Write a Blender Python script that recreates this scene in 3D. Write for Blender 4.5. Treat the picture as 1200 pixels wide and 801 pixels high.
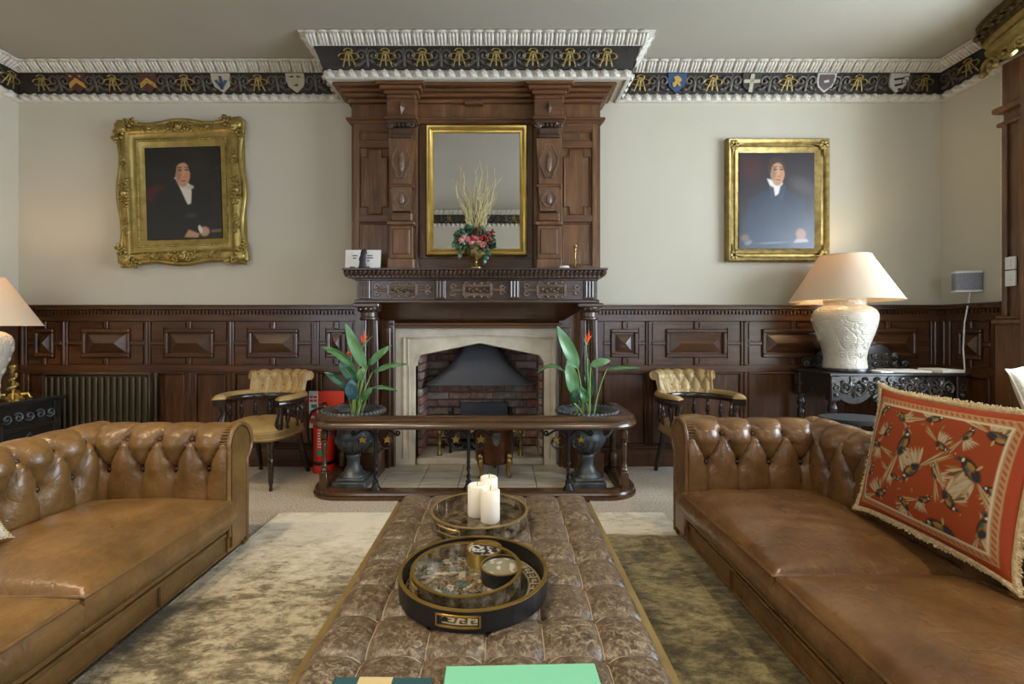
import bpy, bmesh, math, random
import numpy as np
from mathutils import Vector, Matrix, noise as mnoise
random.seed(7)
PI = math.pi
for o in list(bpy.data.objects):
    bpy.data.objects.remove(o)
SC = bpy.context.scene
COL = SC.collection

# ------------------------------------------------------------------ camera
CAM_H, FPX = 1.15, 556.0
cd = bpy.data.cameras.new('camera')
cd.sensor_width = 36.0
cd.lens = 36.0 * FPX / 1200.0
cd.shift_x = 10.0 / 1200.0
cd.shift_y = -15.5 / 1200.0
cd.clip_start = 0.05
cam = bpy.data.objects.new('camera', cd)
cam.location = (0, 0, CAM_H)
cam.rotation_euler = (PI / 2, 0, 0)
COL.objects.link(cam)
SC.camera = cam

# ------------------------------------------------------------------ world, daylight, added rear fill, exposure
w = bpy.data.worlds.new('world'); SC.world = w
w.use_nodes = True
bg = w.node_tree.nodes['Background']
bg.inputs[0].default_value = (0.80, 0.88, 1.0, 1); bg.inputs[1].default_value = 1.2
SC.view_settings.view_transform = 'Standard'
SC.view_settings.look = 'None'
SC.view_settings.gamma = 1.0
SC.view_settings.use_curve_mapping = False
SC.view_settings.exposure = 1.68

def area_light(name, loc, rot, sx, sy, power, col):
    l = bpy.data.lights.new(name, 'AREA'); l.shape = 'RECTANGLE'
    l.size = sx; l.size_y = sy; l.energy = power; l.color = col
    o = bpy.data.objects.new(name, l); o.location = loc; o.rotation_euler = rot
    COL.objects.link(o); return o
# daylight outside the bay window (right wall); added fill lights behind the camera
area_light('daylight_bay', (4.86, 1.75, 1.75), (0, PI / 2, 0), 2.4, 3.0, 135, (0.70, 0.84, 1.0))
area_light('fill_rear_right', (2.15, -1.52, 1.65), (PI / 2, 0, PI), 2.2, 2.2, 205, (0.86, 0.93, 1.0))
area_light('warm_fill_rear_left', (-2.75, -1.52, 1.65), (PI / 2, 0, PI), 2.2, 2.2, 225, (1.0, 0.85, 0.60))

def W(px, py, y):
    """a point of the room seen at photo position px,py standing y metres in front of the camera"""
    return Vector(((px - 590.0) * y / FPX, y, CAM_H + (385.0 - py) * y / FPX))
def WX(px, y): return (px - 590.0) * y / FPX
def WZ(py, y): return CAM_H + (385.0 - py) * y / FPX

# ------------------------------------------------------------------ materials
MATS = {}
def srgb(r, g, b):
    f = lambda c: (c / 255 / 12.92) if c / 255 <= 0.04045 else ((c / 255 + 0.055) / 1.055) ** 2.4
    return (f(r), f(g), f(b))
class NT:
    def __init__(s, name):
        s.m = bpy.data.materials.new(name); s.m.use_nodes = True
        s.t = s.m.node_tree; s.b = s.t.nodes['Principled BSDF']; s.out = s.t.nodes['Material Output']
        MATS[name] = s.m
    def n(s, typ, **kw):
        x = s.t.nodes.new(typ)
        for k, v in kw.items():
            if k.startswith('i_'):
                x.inputs[k[2:].replace('_', ' ')].default_value = v
            else: setattr(x, k, v)
        return x
    def l(s, a, b): s.t.links.new(a, b)
    def coord(s, scale=(1, 1, 1), which='Object', rnd=0.0):
        tc = s.n('ShaderNodeTexCoord'); mp = s.n('ShaderNodeMapping')
        mp.inputs['Scale'].default_value = scale
        src = tc.outputs[which]
        if rnd:
            oi = s.n('ShaderNodeObjectInfo'); ad = s.n('ShaderNodeVectorMath', operation='MULTIPLY_ADD')
            cb = s.n('ShaderNodeCombineXYZ')
            for k in range(3): s.l(oi.outputs['Random'], cb.inputs[k])
            s.l(cb.outputs[0], ad.inputs[0]); ad.inputs[1].default_value = (rnd, rnd * .7, rnd * 1.3); s.l(src, ad.inputs[2])
            src = ad.outputs[0]
        s.l(src, mp.inputs['Vector']); return mp.outputs[0]
    def noise(s, v, scale, detail=4, rough=.55, dist=0.0):
        x = s.n('ShaderNodeTexNoise'); x.inputs['Scale'].default_value = scale; x.inputs['Detail'].default_value = detail
        x.inputs['Roughness'].default_value = rough; x.inputs['Distortion'].default_value = dist
        if v is not None: s.l(v, x.inputs['Vector'])
        return x.outputs['Fac']
    def ramp(s, fac, stops):
        r = s.n('ShaderNodeValToRGB'); e = r.color_ramp.elements
        while len(e) < len(stops): e.new(0.5)
        for k, (p, c) in enumerate(stops):
            e[k].position = p; e[k].color = (*c, 1) if len(c) == 3 else c
        s.l(fac, r.inputs[0]); return r.outputs[0]
    def mix(s, fac, a, b, mode='MIX'):
        x = s.n('ShaderNodeMix', data_type='RGBA', blend_type=mode)
        for sock, val in ((x.inputs[0], fac), (x.inputs[6], a), (x.inputs[7], b)):
            if hasattr(val, 'links'): s.l(val, sock)
            elif isinstance(val, (int, float)): sock.default_value = val
            else: sock.default_value = (*val, 1)
        return x.outputs[2]
    def base(s, c):
        if hasattr(c, 'links'): s.l(c, s.b.inputs['Base Color'])
        else: s.b.inputs['Base Color'].default_value = (*c, 1)
    def set(s, rough=.5, metal=0.0, coat=0.0, spec=.5, sheen=0.0):
        s.b.inputs['Roughness'].default_value = rough; s.b.inputs['Metallic'].default_value = metal
        s.b.inputs['Coat Weight'].default_value = coat; s.b.inputs['Coat Roughness'].default_value = .18
        s.b.inputs['Specular IOR Level'].default_value = spec; s.b.inputs['Sheen Weight'].default_value = sheen
    def bump(s, h, strength=.3, dist=.01):
        x = s.n('ShaderNodeBump'); x.inputs['Strength'].default_value = strength; x.inputs['Distance'].default_value = dist
        s.l(h, x.inputs['Height']); s.l(x.outputs[0], s.b.inputs['Normal'])

def plain(name, c, rough=.5, metal=0, coat=0, c2=None, scale=8, bump=0, bscale=40, rnd=0, spec=.5):
    t = NT(name); t.set(rough, metal, coat, spec)
    v = t.coord(rnd=rnd)
    if c2 is not None: t.base(t.ramp(t.noise(v, scale), [(.32, c), (.68, c2)]))
    else: t.base(c)
    if bump: t.bump(t.noise(v, bscale, 3), bump, .006)
    return t.m
def wood(name, c1, c2, c3, grain='X', rough=.32, coat=.25):
    t = NT(name); t.set(rough, 0, coat, .5)
    sc = {'X': (1.2, 14, 14), 'Y': (14, 1.2, 14), 'Z': (14, 14, 1.2)}[grain]
    v = t.coord(sc, rnd=5.0); v2 = t.coord((1, 1, 1), rnd=3.0)
    g = t.noise(v, 3.0, 6, .65, .6)
    big = t.noise(v2, 2.6, 3)
    col = t.ramp(g, [(.28, c1), (.55, c2), (.78, c3)])
    warm = t.ramp(t.noise(v, 1.1, 4, .6, .3), [(.30, c1), (.60, (c2[0] * 1.5, c2[1] * 1.25, c2[2] * 1.05)), (.80, c3)])
    col = t.mix(t.ramp(big, [(.35, (0, 0, 0)), (.7, (.75, .75, .75))]), col, warm)
    t.base(col); t.bump(g, .12, .004)
    return t.m

wood('dark_oak', (.019, .0082, .0036), (.070, .0305, .0120), (.195, .094, .040), 'X', .30, .3)
wood('dark_oak_v', (.019, .0082, .0036), (.070, .0305, .0120), (.195, .094, .040), 'Z', .30, .3)
wood('brown_oak', (.046, .0205, .0080), (.155, .0740, .0280), (.330, .182, .080), 'Z', .44, .08)
wood('brown_oak_h', (.042, .0180, .0070), (.130, .0575, .0220), (.280, .142, .062), 'X', .42, .10)
wood('mantel_oak', (.020, .0115, .0075), (.062, .035, .0220), (.140, .086, .055), 'X', .32, .3)
wood('fender_oak', (.030, .0150, .0070), (.072, .038, .0170), (.150, .088, .042), 'X', .26, .4)
wood('black_oak', (.006, .0052, .0048), (.020, .0172, .0155), (.055, .048, .043), 'X', .26, .5)
wood('jamb_oak', (.06, .028, .013), (.135, .070, .034), (.22, .125, .065), 'Z', .42, .12)
wood('carved_oak', (.06, .040, .028), (.165, .110, .078), (.30, .215, .16), 'X', .34, .3)
wood('carved_black_highlight', (.022, .020, .019), (.055, .050, .047), (.12, .112, .105), 'X', .26, .5)  # black oak greyed to paint silvery highlights into the carving
wood('stool_wood', (.008, .006, .005), (.020, .015, .012), (.034, .026, .020), 'X', .6, 0)
wood('chair_wood', (.009, .006, .0045), (.024, .015, .0105), (.045, .030, .021), 'Z', .22, .5)
plain('wall_paint', srgb(199, 192, 174), .85, c2=srgb(195, 188, 170), scale=1.5, spec=.2)
plain('ceiling_paint', srgb(176, 171, 158), .9, c2=srgb(168, 163, 150), scale=.8, spec=.2)
plain('plaster_white', srgb(216, 211, 199), .7, c2=srgb(196, 190, 176), scale=30, bump=.3, bscale=60)
plain('frieze_dark', (.012, .0085, .005), .6, c2=(.024, .017, .010), scale=20, bump=.4, bscale=60)
plain('frieze_scroll', (.105, .088, .066), .38, .2, c2=(.050, .040, .029), scale=30)
plain('gold', (.46, .345, .115), .38, .8, c2=(.30, .215, .062), scale=14, bump=.15, bscale=80)
plain('gold_bright', (.66, .46, .13), .28, .9, c2=(.50, .33, .08), scale=10)
plain('gold_dull', (.40, .29, .095), .42, .7, c2=(.20, .14, .045), scale=22, bump=.3, bscale=60)
plain('gold_dark', (.15, .095, .03), .45, .6, c2=(.045, .028, .010), scale=18, bump=.35, bscale=50)
plain('brass', (.45, .31, .11), .30, .95, c2=(.26, .165, .055), scale=16)
plain('brass_edge', (.42, .30, .11), .38, .6, c2=(.32, .22, .08), scale=12)
plain('copper', (.18, .080, .042), .30, .85, c2=(.10, .045, .026), scale=7)
plain('iron', (.011, .011, .013), .42, .5, c2=(.022, .021, .022), scale=20, bump=.2)
plain('hood_iron', (.070, .078, .096), .38, .4, c2=(.100, .108, .128), scale=5, bump=.12, bscale=30)
plain('urn_iron', (.045, .054, .057), .42, .45, c2=(.13, .145, .145), scale=16, bump=.5, bscale=50)
plain('radiator_bronze', (.060, .045, .024), .36, .4, c2=(.080, .060, .032), scale=3)
plain('red_paint', (.62, .030, .014), .25, coat=.3)
plain('red_sign', (.66, .055, .022), .35)
plain('black_plastic', (.010, .010, .011), .35)
plain('white_plastic', (.72, .72, .72), .35)
plain('grey_cloth', (.20, .21, .24), .6, c2=(.30, .31, .35), scale=90)
plain('green_sign', (.01, .28, .13), .4)
plain('ceramic', srgb(206, 200, 184), .28, coat=.4)
plain('wax', srgb(246, 240, 224), .45)
plain('wick', (.25, .22, .18), .8)
plain('stone', srgb(222, 212, 192), .8, c2=srgb(190, 180, 160), scale=5, bump=.3, bscale=50)
plain('slab', srgb(228, 220, 202), .6, c2=srgb(180, 172, 152), scale=4)
plain('mortar', (.30, .27, .235), .9, c2=(.12, .11, .10), scale=6, bump=.5)
plain('soot', (.006, .006, .006), .95, c2=(.012, .011, .010), scale=5)
plain('card_white', srgb(238, 236, 230), .6)
plain('ink', (.05, .05, .06), .6)
plain('page_white', srgb(225, 222, 212), .7)
plain('book_green', srgb(122, 196, 160), .45)
plain('book_teal', srgb(40, 78, 84), .45)
plain('book_cream', srgb(196, 176, 130), .5)
plain('leaf_light', (.10, .24, .095), .40, c2=(.15, .31, .14), scale=6, coat=.15)
plain('leaf_mid', (.035, .135, .038), .38, c2=(.065, .19, .055), scale=6, coat=.15)
plain('leaf_dark', (.014, .070, .035), .33, c2=(.03, .115, .06), scale=6, coat=.2)
plain('leaf_blue', (.030, .095, .13), .28, c2=(.05, .15, .17), scale=6, coat=.3)
plain('stem_green', (.20, .30, .07), .5)
plain('flower_orange', (.85, .13, .02), .45)
plain('flower_blue', (.02, .02, .05), .45)
plain('soil', (.02, .018, .014), .95, bump=.6)
plain('berry', (.42, .012, .018), .3)
plain('petal_pink', (.55, .16, .17), .6, c2=(.70, .32, .30), scale=30)
plain('cone_brown', (.10, .055, .03), .7)
plain('twig', srgb(214, 200, 150), .6, c2=srgb(176, 160, 104), scale=30)
plain('foliage', (.022, .055, .020), .5, c2=(.055, .10, .04), scale=12)
plain('foliage_olive', (.10, .11, .03), .5, c2=(.05, .08, .02), scale=12)
plain('log_bark', (.06, .040, .026), .9, c2=(.13, .09, .055), scale=15, bump=.8)
plain('shield_gold', (.44, .27, .05), .5, .2); plain('shield_red', (.075, .018, .009), .5)
plain('shield_cream', (.42, .37, .25), .6); plain('shield_blue', (.010, .045, .12), .45)
plain('shield_white', (.48, .47, .44), .6); plain('shield_black', (.012, .012, .012), .5); plain('shield_brown', (.06, .022, .016), .5)
plain('cushion_cream', srgb(226, 220, 204), .85, c2=srgb(208, 200, 182), scale=60, bump=.4, bscale=200)
plain('bench_fabric', srgb(150, 138, 84), .8)
plain('fringe', srgb(226, 208, 168), .95, c2=srgb(196, 172, 124), scale=90, bump=.9, bscale=160)
plain('downlight', (.8, .8, .78), .4)

def leather(name, c1, c2, c3, rough, bscale=55, bstr=.28, crease=.25):
    t = NT(name); t.set(rough, 0, .12, .5)
    v = t.coord(rnd=2.0)
    a = t.noise(v, 5, 5, .6, .4); b = t.noise(v, 38, 4, .6)
    col = t.ramp(a, [(.30, c1), (.52, c2), (.74, c3)])
    col = t.mix(.22, col, t.ramp(b, [(.35, c1), (.7, c3)]))
    t.base(col)
    vo = t.n('ShaderNodeTexVoronoi', feature='DISTANCE_TO_EDGE'); vo.inputs['Scale'].default_value = 9.0
    wv = t.n('ShaderNodeVectorMath', operation='MULTIPLY_ADD')
    nz = t.n('ShaderNodeTexNoise'); nz.inputs['Scale'].default_value = 3.0; t.l(v, nz.inputs['Vector'])
    t.l(nz.outputs['Color'], wv.inputs[0]); wv.inputs[1].default_value = (.5, .5, .5); t.l(v, wv.inputs[2]); t.l(wv.outputs[0], vo.inputs['Vector'])
    mr = t.n('ShaderNodeMapRange'); mr.inputs['From Max'].default_value = .06; t.l(vo.outputs['Distance'], mr.inputs['Value'])
    ad = t.n('ShaderNodeMath', operation='MULTIPLY_ADD'); t.l(mr.outputs[0], ad.inputs[0]); ad.inputs[1].default_value = crease
    t.l(t.noise(v, bscale, 4), ad.inputs[2])
    t.bump(ad.outputs[0], bstr, .008)
    rr = t.n('ShaderNodeMapRange'); rr.inputs['To Min'].default_value = rough - .10; rr.inputs['To Max'].default_value = rough + .12
    t.l(t.noise(v, 9, 4), rr.inputs['Value']); t.l(rr.outputs[0], t.b.inputs['Roughness'])
    return t.m
leather('leather_tan', (.100, .051, .0148), (.176, .092, .027), (.262, .150, .051), .31)
leather('leather_brown', (.085, .041, .0145), (.152, .075, .0255), (.232, .124, .047), .29)
leather('leather_pit_shade', (.020, .010, .004), (.030, .015, .006), (.045, .022, .009), .4)  # button leather, darkened to paint in the shade of the tuft pits
leather('leather_mustard', (.27, .17, .058), (.37, .25, .095), (.46, .33, .15), .33)
# distressed leather of the ottoman: dark brown with pale cracked veins
t = NT('leather_distressed'); t.set(.42, 0, .05, .5)
v = t.coord()
n1 = t.noise(v, 58, 8, .80, .8); n2 = t.noise(v, 6, 4); n3 = t.noise(v, 70, 4, .7)
c = t.ramp(n1, [(.38, (.045, .029, .016)), (.48, (.098, .068, .042)), (.56, (.210, .162, .105)), (.66, (.42, .345, .235))])
c = t.mix(t.ramp(n2, [(.4, (0, 0, 0)), (.70, (.45, .45, .45))]), c, (.085, .052, .032))
t.base(c); t.bump(n3, .2, .004)
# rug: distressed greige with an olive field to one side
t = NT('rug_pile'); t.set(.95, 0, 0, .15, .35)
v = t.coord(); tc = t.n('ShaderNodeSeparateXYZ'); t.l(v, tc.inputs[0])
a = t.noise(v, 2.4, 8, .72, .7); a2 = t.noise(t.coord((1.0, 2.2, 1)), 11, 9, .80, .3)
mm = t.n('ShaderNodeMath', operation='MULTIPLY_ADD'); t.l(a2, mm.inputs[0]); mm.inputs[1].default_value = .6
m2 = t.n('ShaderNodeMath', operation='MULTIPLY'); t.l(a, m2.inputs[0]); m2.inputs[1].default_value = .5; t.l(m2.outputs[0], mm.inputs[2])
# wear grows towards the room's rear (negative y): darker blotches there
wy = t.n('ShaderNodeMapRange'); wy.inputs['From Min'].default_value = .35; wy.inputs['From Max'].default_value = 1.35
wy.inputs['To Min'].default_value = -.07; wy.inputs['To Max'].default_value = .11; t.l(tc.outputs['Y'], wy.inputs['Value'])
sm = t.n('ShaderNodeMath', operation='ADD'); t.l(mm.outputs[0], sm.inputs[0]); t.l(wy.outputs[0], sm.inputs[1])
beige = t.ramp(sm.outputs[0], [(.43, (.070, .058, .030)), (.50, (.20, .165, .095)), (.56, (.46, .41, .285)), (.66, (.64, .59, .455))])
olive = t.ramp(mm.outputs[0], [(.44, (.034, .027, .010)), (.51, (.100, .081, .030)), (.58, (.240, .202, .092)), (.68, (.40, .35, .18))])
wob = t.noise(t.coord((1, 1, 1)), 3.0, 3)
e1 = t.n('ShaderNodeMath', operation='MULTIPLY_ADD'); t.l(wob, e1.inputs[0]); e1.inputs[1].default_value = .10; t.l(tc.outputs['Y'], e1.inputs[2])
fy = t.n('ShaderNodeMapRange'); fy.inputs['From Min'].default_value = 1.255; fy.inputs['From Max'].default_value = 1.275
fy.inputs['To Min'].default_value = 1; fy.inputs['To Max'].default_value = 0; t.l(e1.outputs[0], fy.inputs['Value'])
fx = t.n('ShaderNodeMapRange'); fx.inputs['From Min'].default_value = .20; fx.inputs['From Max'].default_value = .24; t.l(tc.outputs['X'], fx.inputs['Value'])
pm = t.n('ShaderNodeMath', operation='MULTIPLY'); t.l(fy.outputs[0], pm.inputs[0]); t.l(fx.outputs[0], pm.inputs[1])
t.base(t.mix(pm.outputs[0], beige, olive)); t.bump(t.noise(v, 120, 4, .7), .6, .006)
# carpet
t = NT('carpet'); t.set(.97, 0, 0, .1, .2)
v = t.coord()
c = t.ramp(t.noise(v, 95, 3, .7), [(.34, (.20, .158, .110)), (.5, (.43, .365, .275)), (.66, (.66, .58, .46))])
c = t.mix(t.ramp(t.noise(v, 1.6, 4), [(.4, (0, 0, 0)), (.7, (.3, .3, .3))]), c, (.26, .21, .15))
t.base(c); t.bump(t.noise(v, 150, 2), .7, .008)
# bricks, each with its own tone
t = NT('brick'); t.set(.85)
oi = t.n('ShaderNodeObjectInfo')
c = t.ramp(oi.outputs['Random'], [(0, (.24, .075, .050)), (.3, (.38, .13, .085)), (.5, (.17, .12, .105)), (.72, (.50, .41, .34)), (.88, (.30, .10, .068)), (1, (.10, .075, .065))])
c = t.mix(t.ramp(t.noise(t.coord(rnd=6), 16, 5, .7), [(.40, (0, 0, 0)), (.66, (.75, .75, .75))]), c, (.46, .41, .355))
c = t.mix(t.ramp(t.noise(t.coord(rnd=9), 7, 4), [(.5, (0, 0, 0)), (.7, (.6, .6, .6))]), c, (.02, .017, .016))
t.base(c); t.bump(t.noise(t.coord(), 60, 4), .6, .006)
t = NT('tile_pale'); t.set(.42)
c = t.ramp(t.noise(t.coord((1, 3, 1), rnd=4), 4, 5, .6), [(.35, srgb(170, 160, 140)), (.7, srgb(205, 197, 178))])
t.base(c)
# painted vertex colours (canvas paint, printed cloth)
def painted(name, rough, coat=0.0, bumpsc=0, spec=.5):
    t = NT(name); t.set(rough, 0, coat, spec)
    a = t.n('ShaderNodeAttribute'); a.attribute_name = 'Col'; t.base(a.outputs['Color'])
    if bumpsc: t.bump(t.noise(t.coord(), bumpsc, 4, .7), .25, .004)
    return t.m
painted('oil_paint', .38, .25, 90); painted('printed_cloth', .75, 0, 160, .3); painted('printed_card', .5)
painted('tray_print', .12, .6)
plain('seam_thread', (.46, .39, .28), .6)
# mirror / glass
t = NT('mirror_glass'); t.base((.86, .87, .86)); t.set(.015, 1.0)
t = NT('mirror_floor'); t.set(.10, .55, .3)
c = t.ramp(t.noise(t.coord(), 26, 6, .75), [(.38, (.03, .022, .012)), (.5, (.17, .13, .075)), (.65, (.40, .35, .25))])
t.base(c)
t = NT('glass_clear'); t.b.inputs['Transmission Weight'].default_value = 1.0; t.set(.02); t.base((1, 1, 1)); t.b.inputs['Transmission Weight'].default_value = 1.0
t = NT('window_glass')
tr = t.n('ShaderNodeBsdfTransparent'); gl = t.n('ShaderNodeBsdfGlossy'); mx = t.n('ShaderNodeMixShader'); gl.inputs['Roughness'].default_value = .02
mx.inputs[0].default_value = .06; t.l(tr.outputs[0], mx.inputs[1]); t.l(gl.outputs[0], mx.inputs[2]); t.l(mx.outputs[0], t.out.inputs[0])
t = NT('shade_cloth'); t.set(.8); t.base(srgb(222, 208, 184))
tl = t.n('ShaderNodeBsdfTranslucent'); tl.inputs[0].default_value = (*srgb(240, 214, 170), 1); mx = t.n('ShaderNodeMixShader'); mx.inputs[0].default_value = .22
t.l(t.b.outputs[0], mx.inputs[1]); t.l(tl.outputs[0], mx.inputs[2]); t.l(mx.outputs[0], t.out.inputs[0])
t = NT('bulb_glow'); t.b.inputs['Emission Color'].default_value = (1, .75, .45, 1); t.b.inputs['Emission Strength'].default_value = 6
# vase relief
t = NT('vase_relief'); t.set(.32, 0, .35); t.base(srgb(202, 196, 180))
v = t.coord(); vo = t.n('ShaderNodeTexVoronoi', feature='DISTANCE_TO_EDGE'); vo.inputs['Scale'].default_value = 11
nz = t.n('ShaderNodeTexNoise'); nz.inputs['Scale'].default_value = 6; t.l(v, nz.inputs['Vector'])
wv = t.n('ShaderNodeVectorMath', operation='MULTIPLY_ADD'); t.l(nz.outputs['Color'], wv.inputs[0]); wv.inputs[1].default_value = (.25, .25, .25); t.l(v, wv.inputs[2]); t.l(wv.outputs[0], vo.inputs['Vector'])
mr = t.n('ShaderNodeMapRange'); mr.inputs['From Max'].default_value = .10; t.l(vo.outputs['Distance'], mr.inputs['Value'])
wa = t.n('ShaderNodeTexWave'); wa.inputs['Scale'].default_value = 26; wa.inputs['Distortion'].default_value = 1.0; wa.bands_direction = 'Z'; t.l(v, wa.inputs['Vector'])
mu = t.n('ShaderNodeMath', operation='MULTIPLY_ADD'); t.l(wa.outputs['Fac'], mu.inputs[0]); mu.inputs[1].default_value = .35; t.l(mr.outputs[0], mu.inputs[2])
t.bump(mu.outputs[0], .5, .007)
M = MATS

# ------------------------------------------------------------------ mesh builder
class MB:
    def __init__(s): s.v = []; s.f = []
    def add(s, vs, fs):
        k = len(s.v); s.v += [tuple(p) for p in vs]; s.f += [tuple(i + k for i in f) for f in fs]; return s
    def box(s, x0, x1, y0, y1, z0, z1, b=0.0):
        if x0 > x1: x0, x1 = x1, x0
        if y0 > y1: y0, y1 = y1, y0
        if z0 > z1: z0, z1 = z1, z0
        b = min(b, (x1 - x0) * .45, (y1 - y0) * .45, (z1 - z0) * .45)
        if b <= 0:
            vs = [(x, y, z) for x in (x0, x1) for y in (y0, y1) for z in (z0, z1)]
            return s.add(vs, [(0, 1, 3, 2), (4, 6, 7, 5), (0, 4, 5, 1), (2, 3, 7, 6), (0, 2, 6, 4), (1, 5, 7, 3)])
        X, Y, Z = (x0, x1), (y0, y1), (z0, z1); vs = []; ix = {}
        for i in (0, 1):
            for j in (0, 1):
                for k in (0, 1):
                    sx, sy, sz = (1 - 2 * i) * b, (1 - 2 * j) * b, (1 - 2 * k) * b
                    for a, p in enumerate(((X[i], Y[j] + sy, Z[k] + sz), (X[i] + sx, Y[j], Z[k] + sz), (X[i] + sx, Y[j] + sy, Z[k]))):
                        ix[i, j, k, a] = len(vs); vs.append(p)
        fs = []
        for i in (0, 1):
            fs.append(tuple(ix[i, j, k, 0] for j, k in ((0, 0), (1, 0), (1, 1), (0, 1))))
            fs.append(tuple(ix[j, i, k, 1] for j, k in ((0, 0), (1, 0), (1, 1), (0, 1))))
            fs.append(tuple(ix[j, k, i, 2] for j, k in ((0, 0), (1, 0), (1, 1), (0, 1))))
        for i in (0, 1):
            for j in (0, 1):
                fs.append((ix[i, j, 0, 0], ix[i, j, 1, 0], ix[i, j, 1, 1], ix[i, j, 0, 1]))
                fs.append((ix[i, 0, j, 0], ix[i, 1, j, 0], ix[i, 1, j, 2], ix[i, 0, j, 2]))
                fs.append((ix[0, i, j, 1], ix[1, i, j, 1], ix[1, i, j, 2], ix[0, i, j, 2]))
                for k in (0, 1): fs.append((ix[i, j, k, 0], ix[i, j, k, 1], ix[i, j, k, 2]))
        return s.add(vs, fs)
    def lathe(s, prof, c=(0, 0, 0), n=24, cap=True, flute=0, depth=0.0):
        vs = []; fs = []; m = len(prof)
        for i in range(n):
            a = 2 * PI * i / n
            for r, z in prof:
                rr = r - (depth * (0.5 + 0.5 * math.cos(a * flute)) if flute else 0)
                vs.append((c[0] + rr * math.cos(a), c[1] + rr * math.sin(a), c[2] + z))
        for i in range(n):
            for j in range(m - 1):
                a, b = i * m + j, ((i + 1) % n) * m + j
                fs.append((a, b, b + 1, a + 1))
        if cap:
            if prof[0][0] > 1e-6: fs.append(tuple(i * m for i in range(n))[::-1])
            if prof[-1][0] > 1e-6: fs.append(tuple(i * m + m - 1 for i in range(n)))
        return s.add(vs, fs)
    def tube(s, pts, r, n=8, closed=False, flat=1.0):
        P = [Vector(p) for p in pts]; m = len(P)
        R = r if isinstance(r, (list, tuple)) else [r] * m
        T = []
        for i in range(m):
            a = P[(i - 1) % m] if (closed or i > 0) else P[i]; b = P[(i + 1) % m] if (closed or i < m - 1) else P[i]
            d = b - a; T.append(d.normalized() if d.length > 1e-9 else Vector((0, 0, 1)))
        up = Vector((0, 0, 1)) if abs(T[0].z) < .9 else Vector((0, 1, 0))
        nrm = (up - T[0] * up.dot(T[0])).normalized(); vs = []; fs = []
        for i in range(m):
            nrm = nrm - T[i] * nrm.dot(T[i])
            nrm = nrm.normalized() if nrm.length > 1e-6 else T[i].orthogonal().normalized()
            bi = T[i].cross(nrm)
            for k in range(n):
                a = 2 * PI * k / n
                vs.append(P[i] + nrm * (math.cos(a) * R[i] * flat) + bi * (math.sin(a) * R[i]))
        for i in range(m if closed else m - 1):
            for k in range(n):
                a = i * n + k; b = i * n + (k + 1) % n; c = ((i + 1) % m) * n
                fs.append((a, b, c + (k + 1) % n, c + k))
        if not closed:
            fs.append(tuple(range(n))[::-1]); fs.append(tuple((m - 1) * n + k for k in range(n)))
        return s.add(vs, fs)
    def prism(s, poly, y0, y1, axis='Y', bev=0.0):
        """extrude polygon (a,b) along an axis; bev shrinks the y0 face"""
        n = len(poly); cx = sum(p[0] for p in poly) / n; cy = sum(p[1] for p in poly) / n
        def put(p, d, k=1.0):
            a, b = cx + (p[0] - cx) * k, cy + (p[1] - cy) * k
            return {'Y': (a, d, b), 'X': (d, a, b), 'Z': (a, b, d)}[axis]
        k = 1.0 - bev
        vs = [put(p, y0, k) for p in poly] + [put(p, y1) for p in poly]
        fs = [tuple(range(n)), tuple(range(2 * n - 1, n - 1, -1))] + [(i, (i + 1) % n, n + (i + 1) % n, n + i) for i in range(n)]
        return s.add(vs, fs)
    def grid(s, A, closed_u=False, closed_v=False):
        nu, nv = A.shape[:2]
        vs = A.reshape(-1, 3).tolist(); fs = []
        for i in range(nu if closed_u else nu - 1):
            i2 = (i + 1) % nu
            for j in range(nv if closed_v else nv - 1):
                j2 = (j + 1) % nv
                fs.append((i * nv + j, i2 * nv + j, i2 * nv + j2, i * nv + j2))
        return s.add(vs, fs)
    def sphere(s, c, r, n=10, m=6, sc=(1, 1, 1)):
        prof = [(math.sin(PI * j / m), -math.cos(PI * j / m)) for j in range(m + 1)]
        vs = [(c[0], c[1], c[2] - r * sc[2])]; fs = []
        for j in range(1, m):
            for i in range(n):
                a = 2 * PI * i / n
                vs.append((c[0] + r * sc[0] * prof[j][0] * math.cos(a), c[1] + r * sc[1] * prof[j][0] * math.sin(a), c[2] + r * sc[2] * prof[j][1]))
        vs.append((c[0], c[1], c[2] + r * sc[2])); L = len(vs) - 1
        for i in range(n):
            k = (i + 1) % n
            fs.append((0, 1 + k, 1 + i)); fs.append((L, L - n + i, L - n + k))
            for j in range(m - 2):
                a = 1 + j * n
                fs.append((a + i, a + k, a + n + k, a + n + i))
        return s.add(vs, fs)
    def xf(s, fn): s.v = [tuple(fn(*p)) for p in s.v]; return s
    def build(s, name, mat, parent=None, smooth=40, world=False, loc=None):
        vs = s.v
        if world and parent is not None:
            o = origin_of(parent); vs = [(x - o[0], y - o[1], z - o[2]) for x, y, z in vs]
        me = bpy.data.meshes.new(name); me.from_pydata(vs, [], s.f)
        bm = bmesh.new(); bm.from_mesh(me); bmesh.ops.recalc_face_normals(bm, faces=bm.faces); bm.to_mesh(me); bm.free()
        if smooth:
            me.shade_smooth(); me.set_sharp_from_angle(angle=math.radians(smooth))
        me.materials.append(M[mat] if isinstance(mat, str) else mat)
        return link(name, me, parent, loc)
def origin_of(o):
    p = Vector((0, 0, 0))
    while o is not None: p = p + o.location; o = o.parent
    return p
def link(name, me, parent=None, loc=None, rz=0.0):
    o = bpy.data.objects.new(name, me); COL.objects.link(o)
    if parent is not None: o.parent = parent
    if loc is not None: o.location = loc
    if rz: o.rotation_euler.z = rz
    return o
def tag(o, label=None, cat=None, group=None, kind=None):
    if label: o['label'] = label
    if cat: o['category'] = cat
    if group: o['group'] = group
    if kind: o['kind'] = kind
    return o
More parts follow.
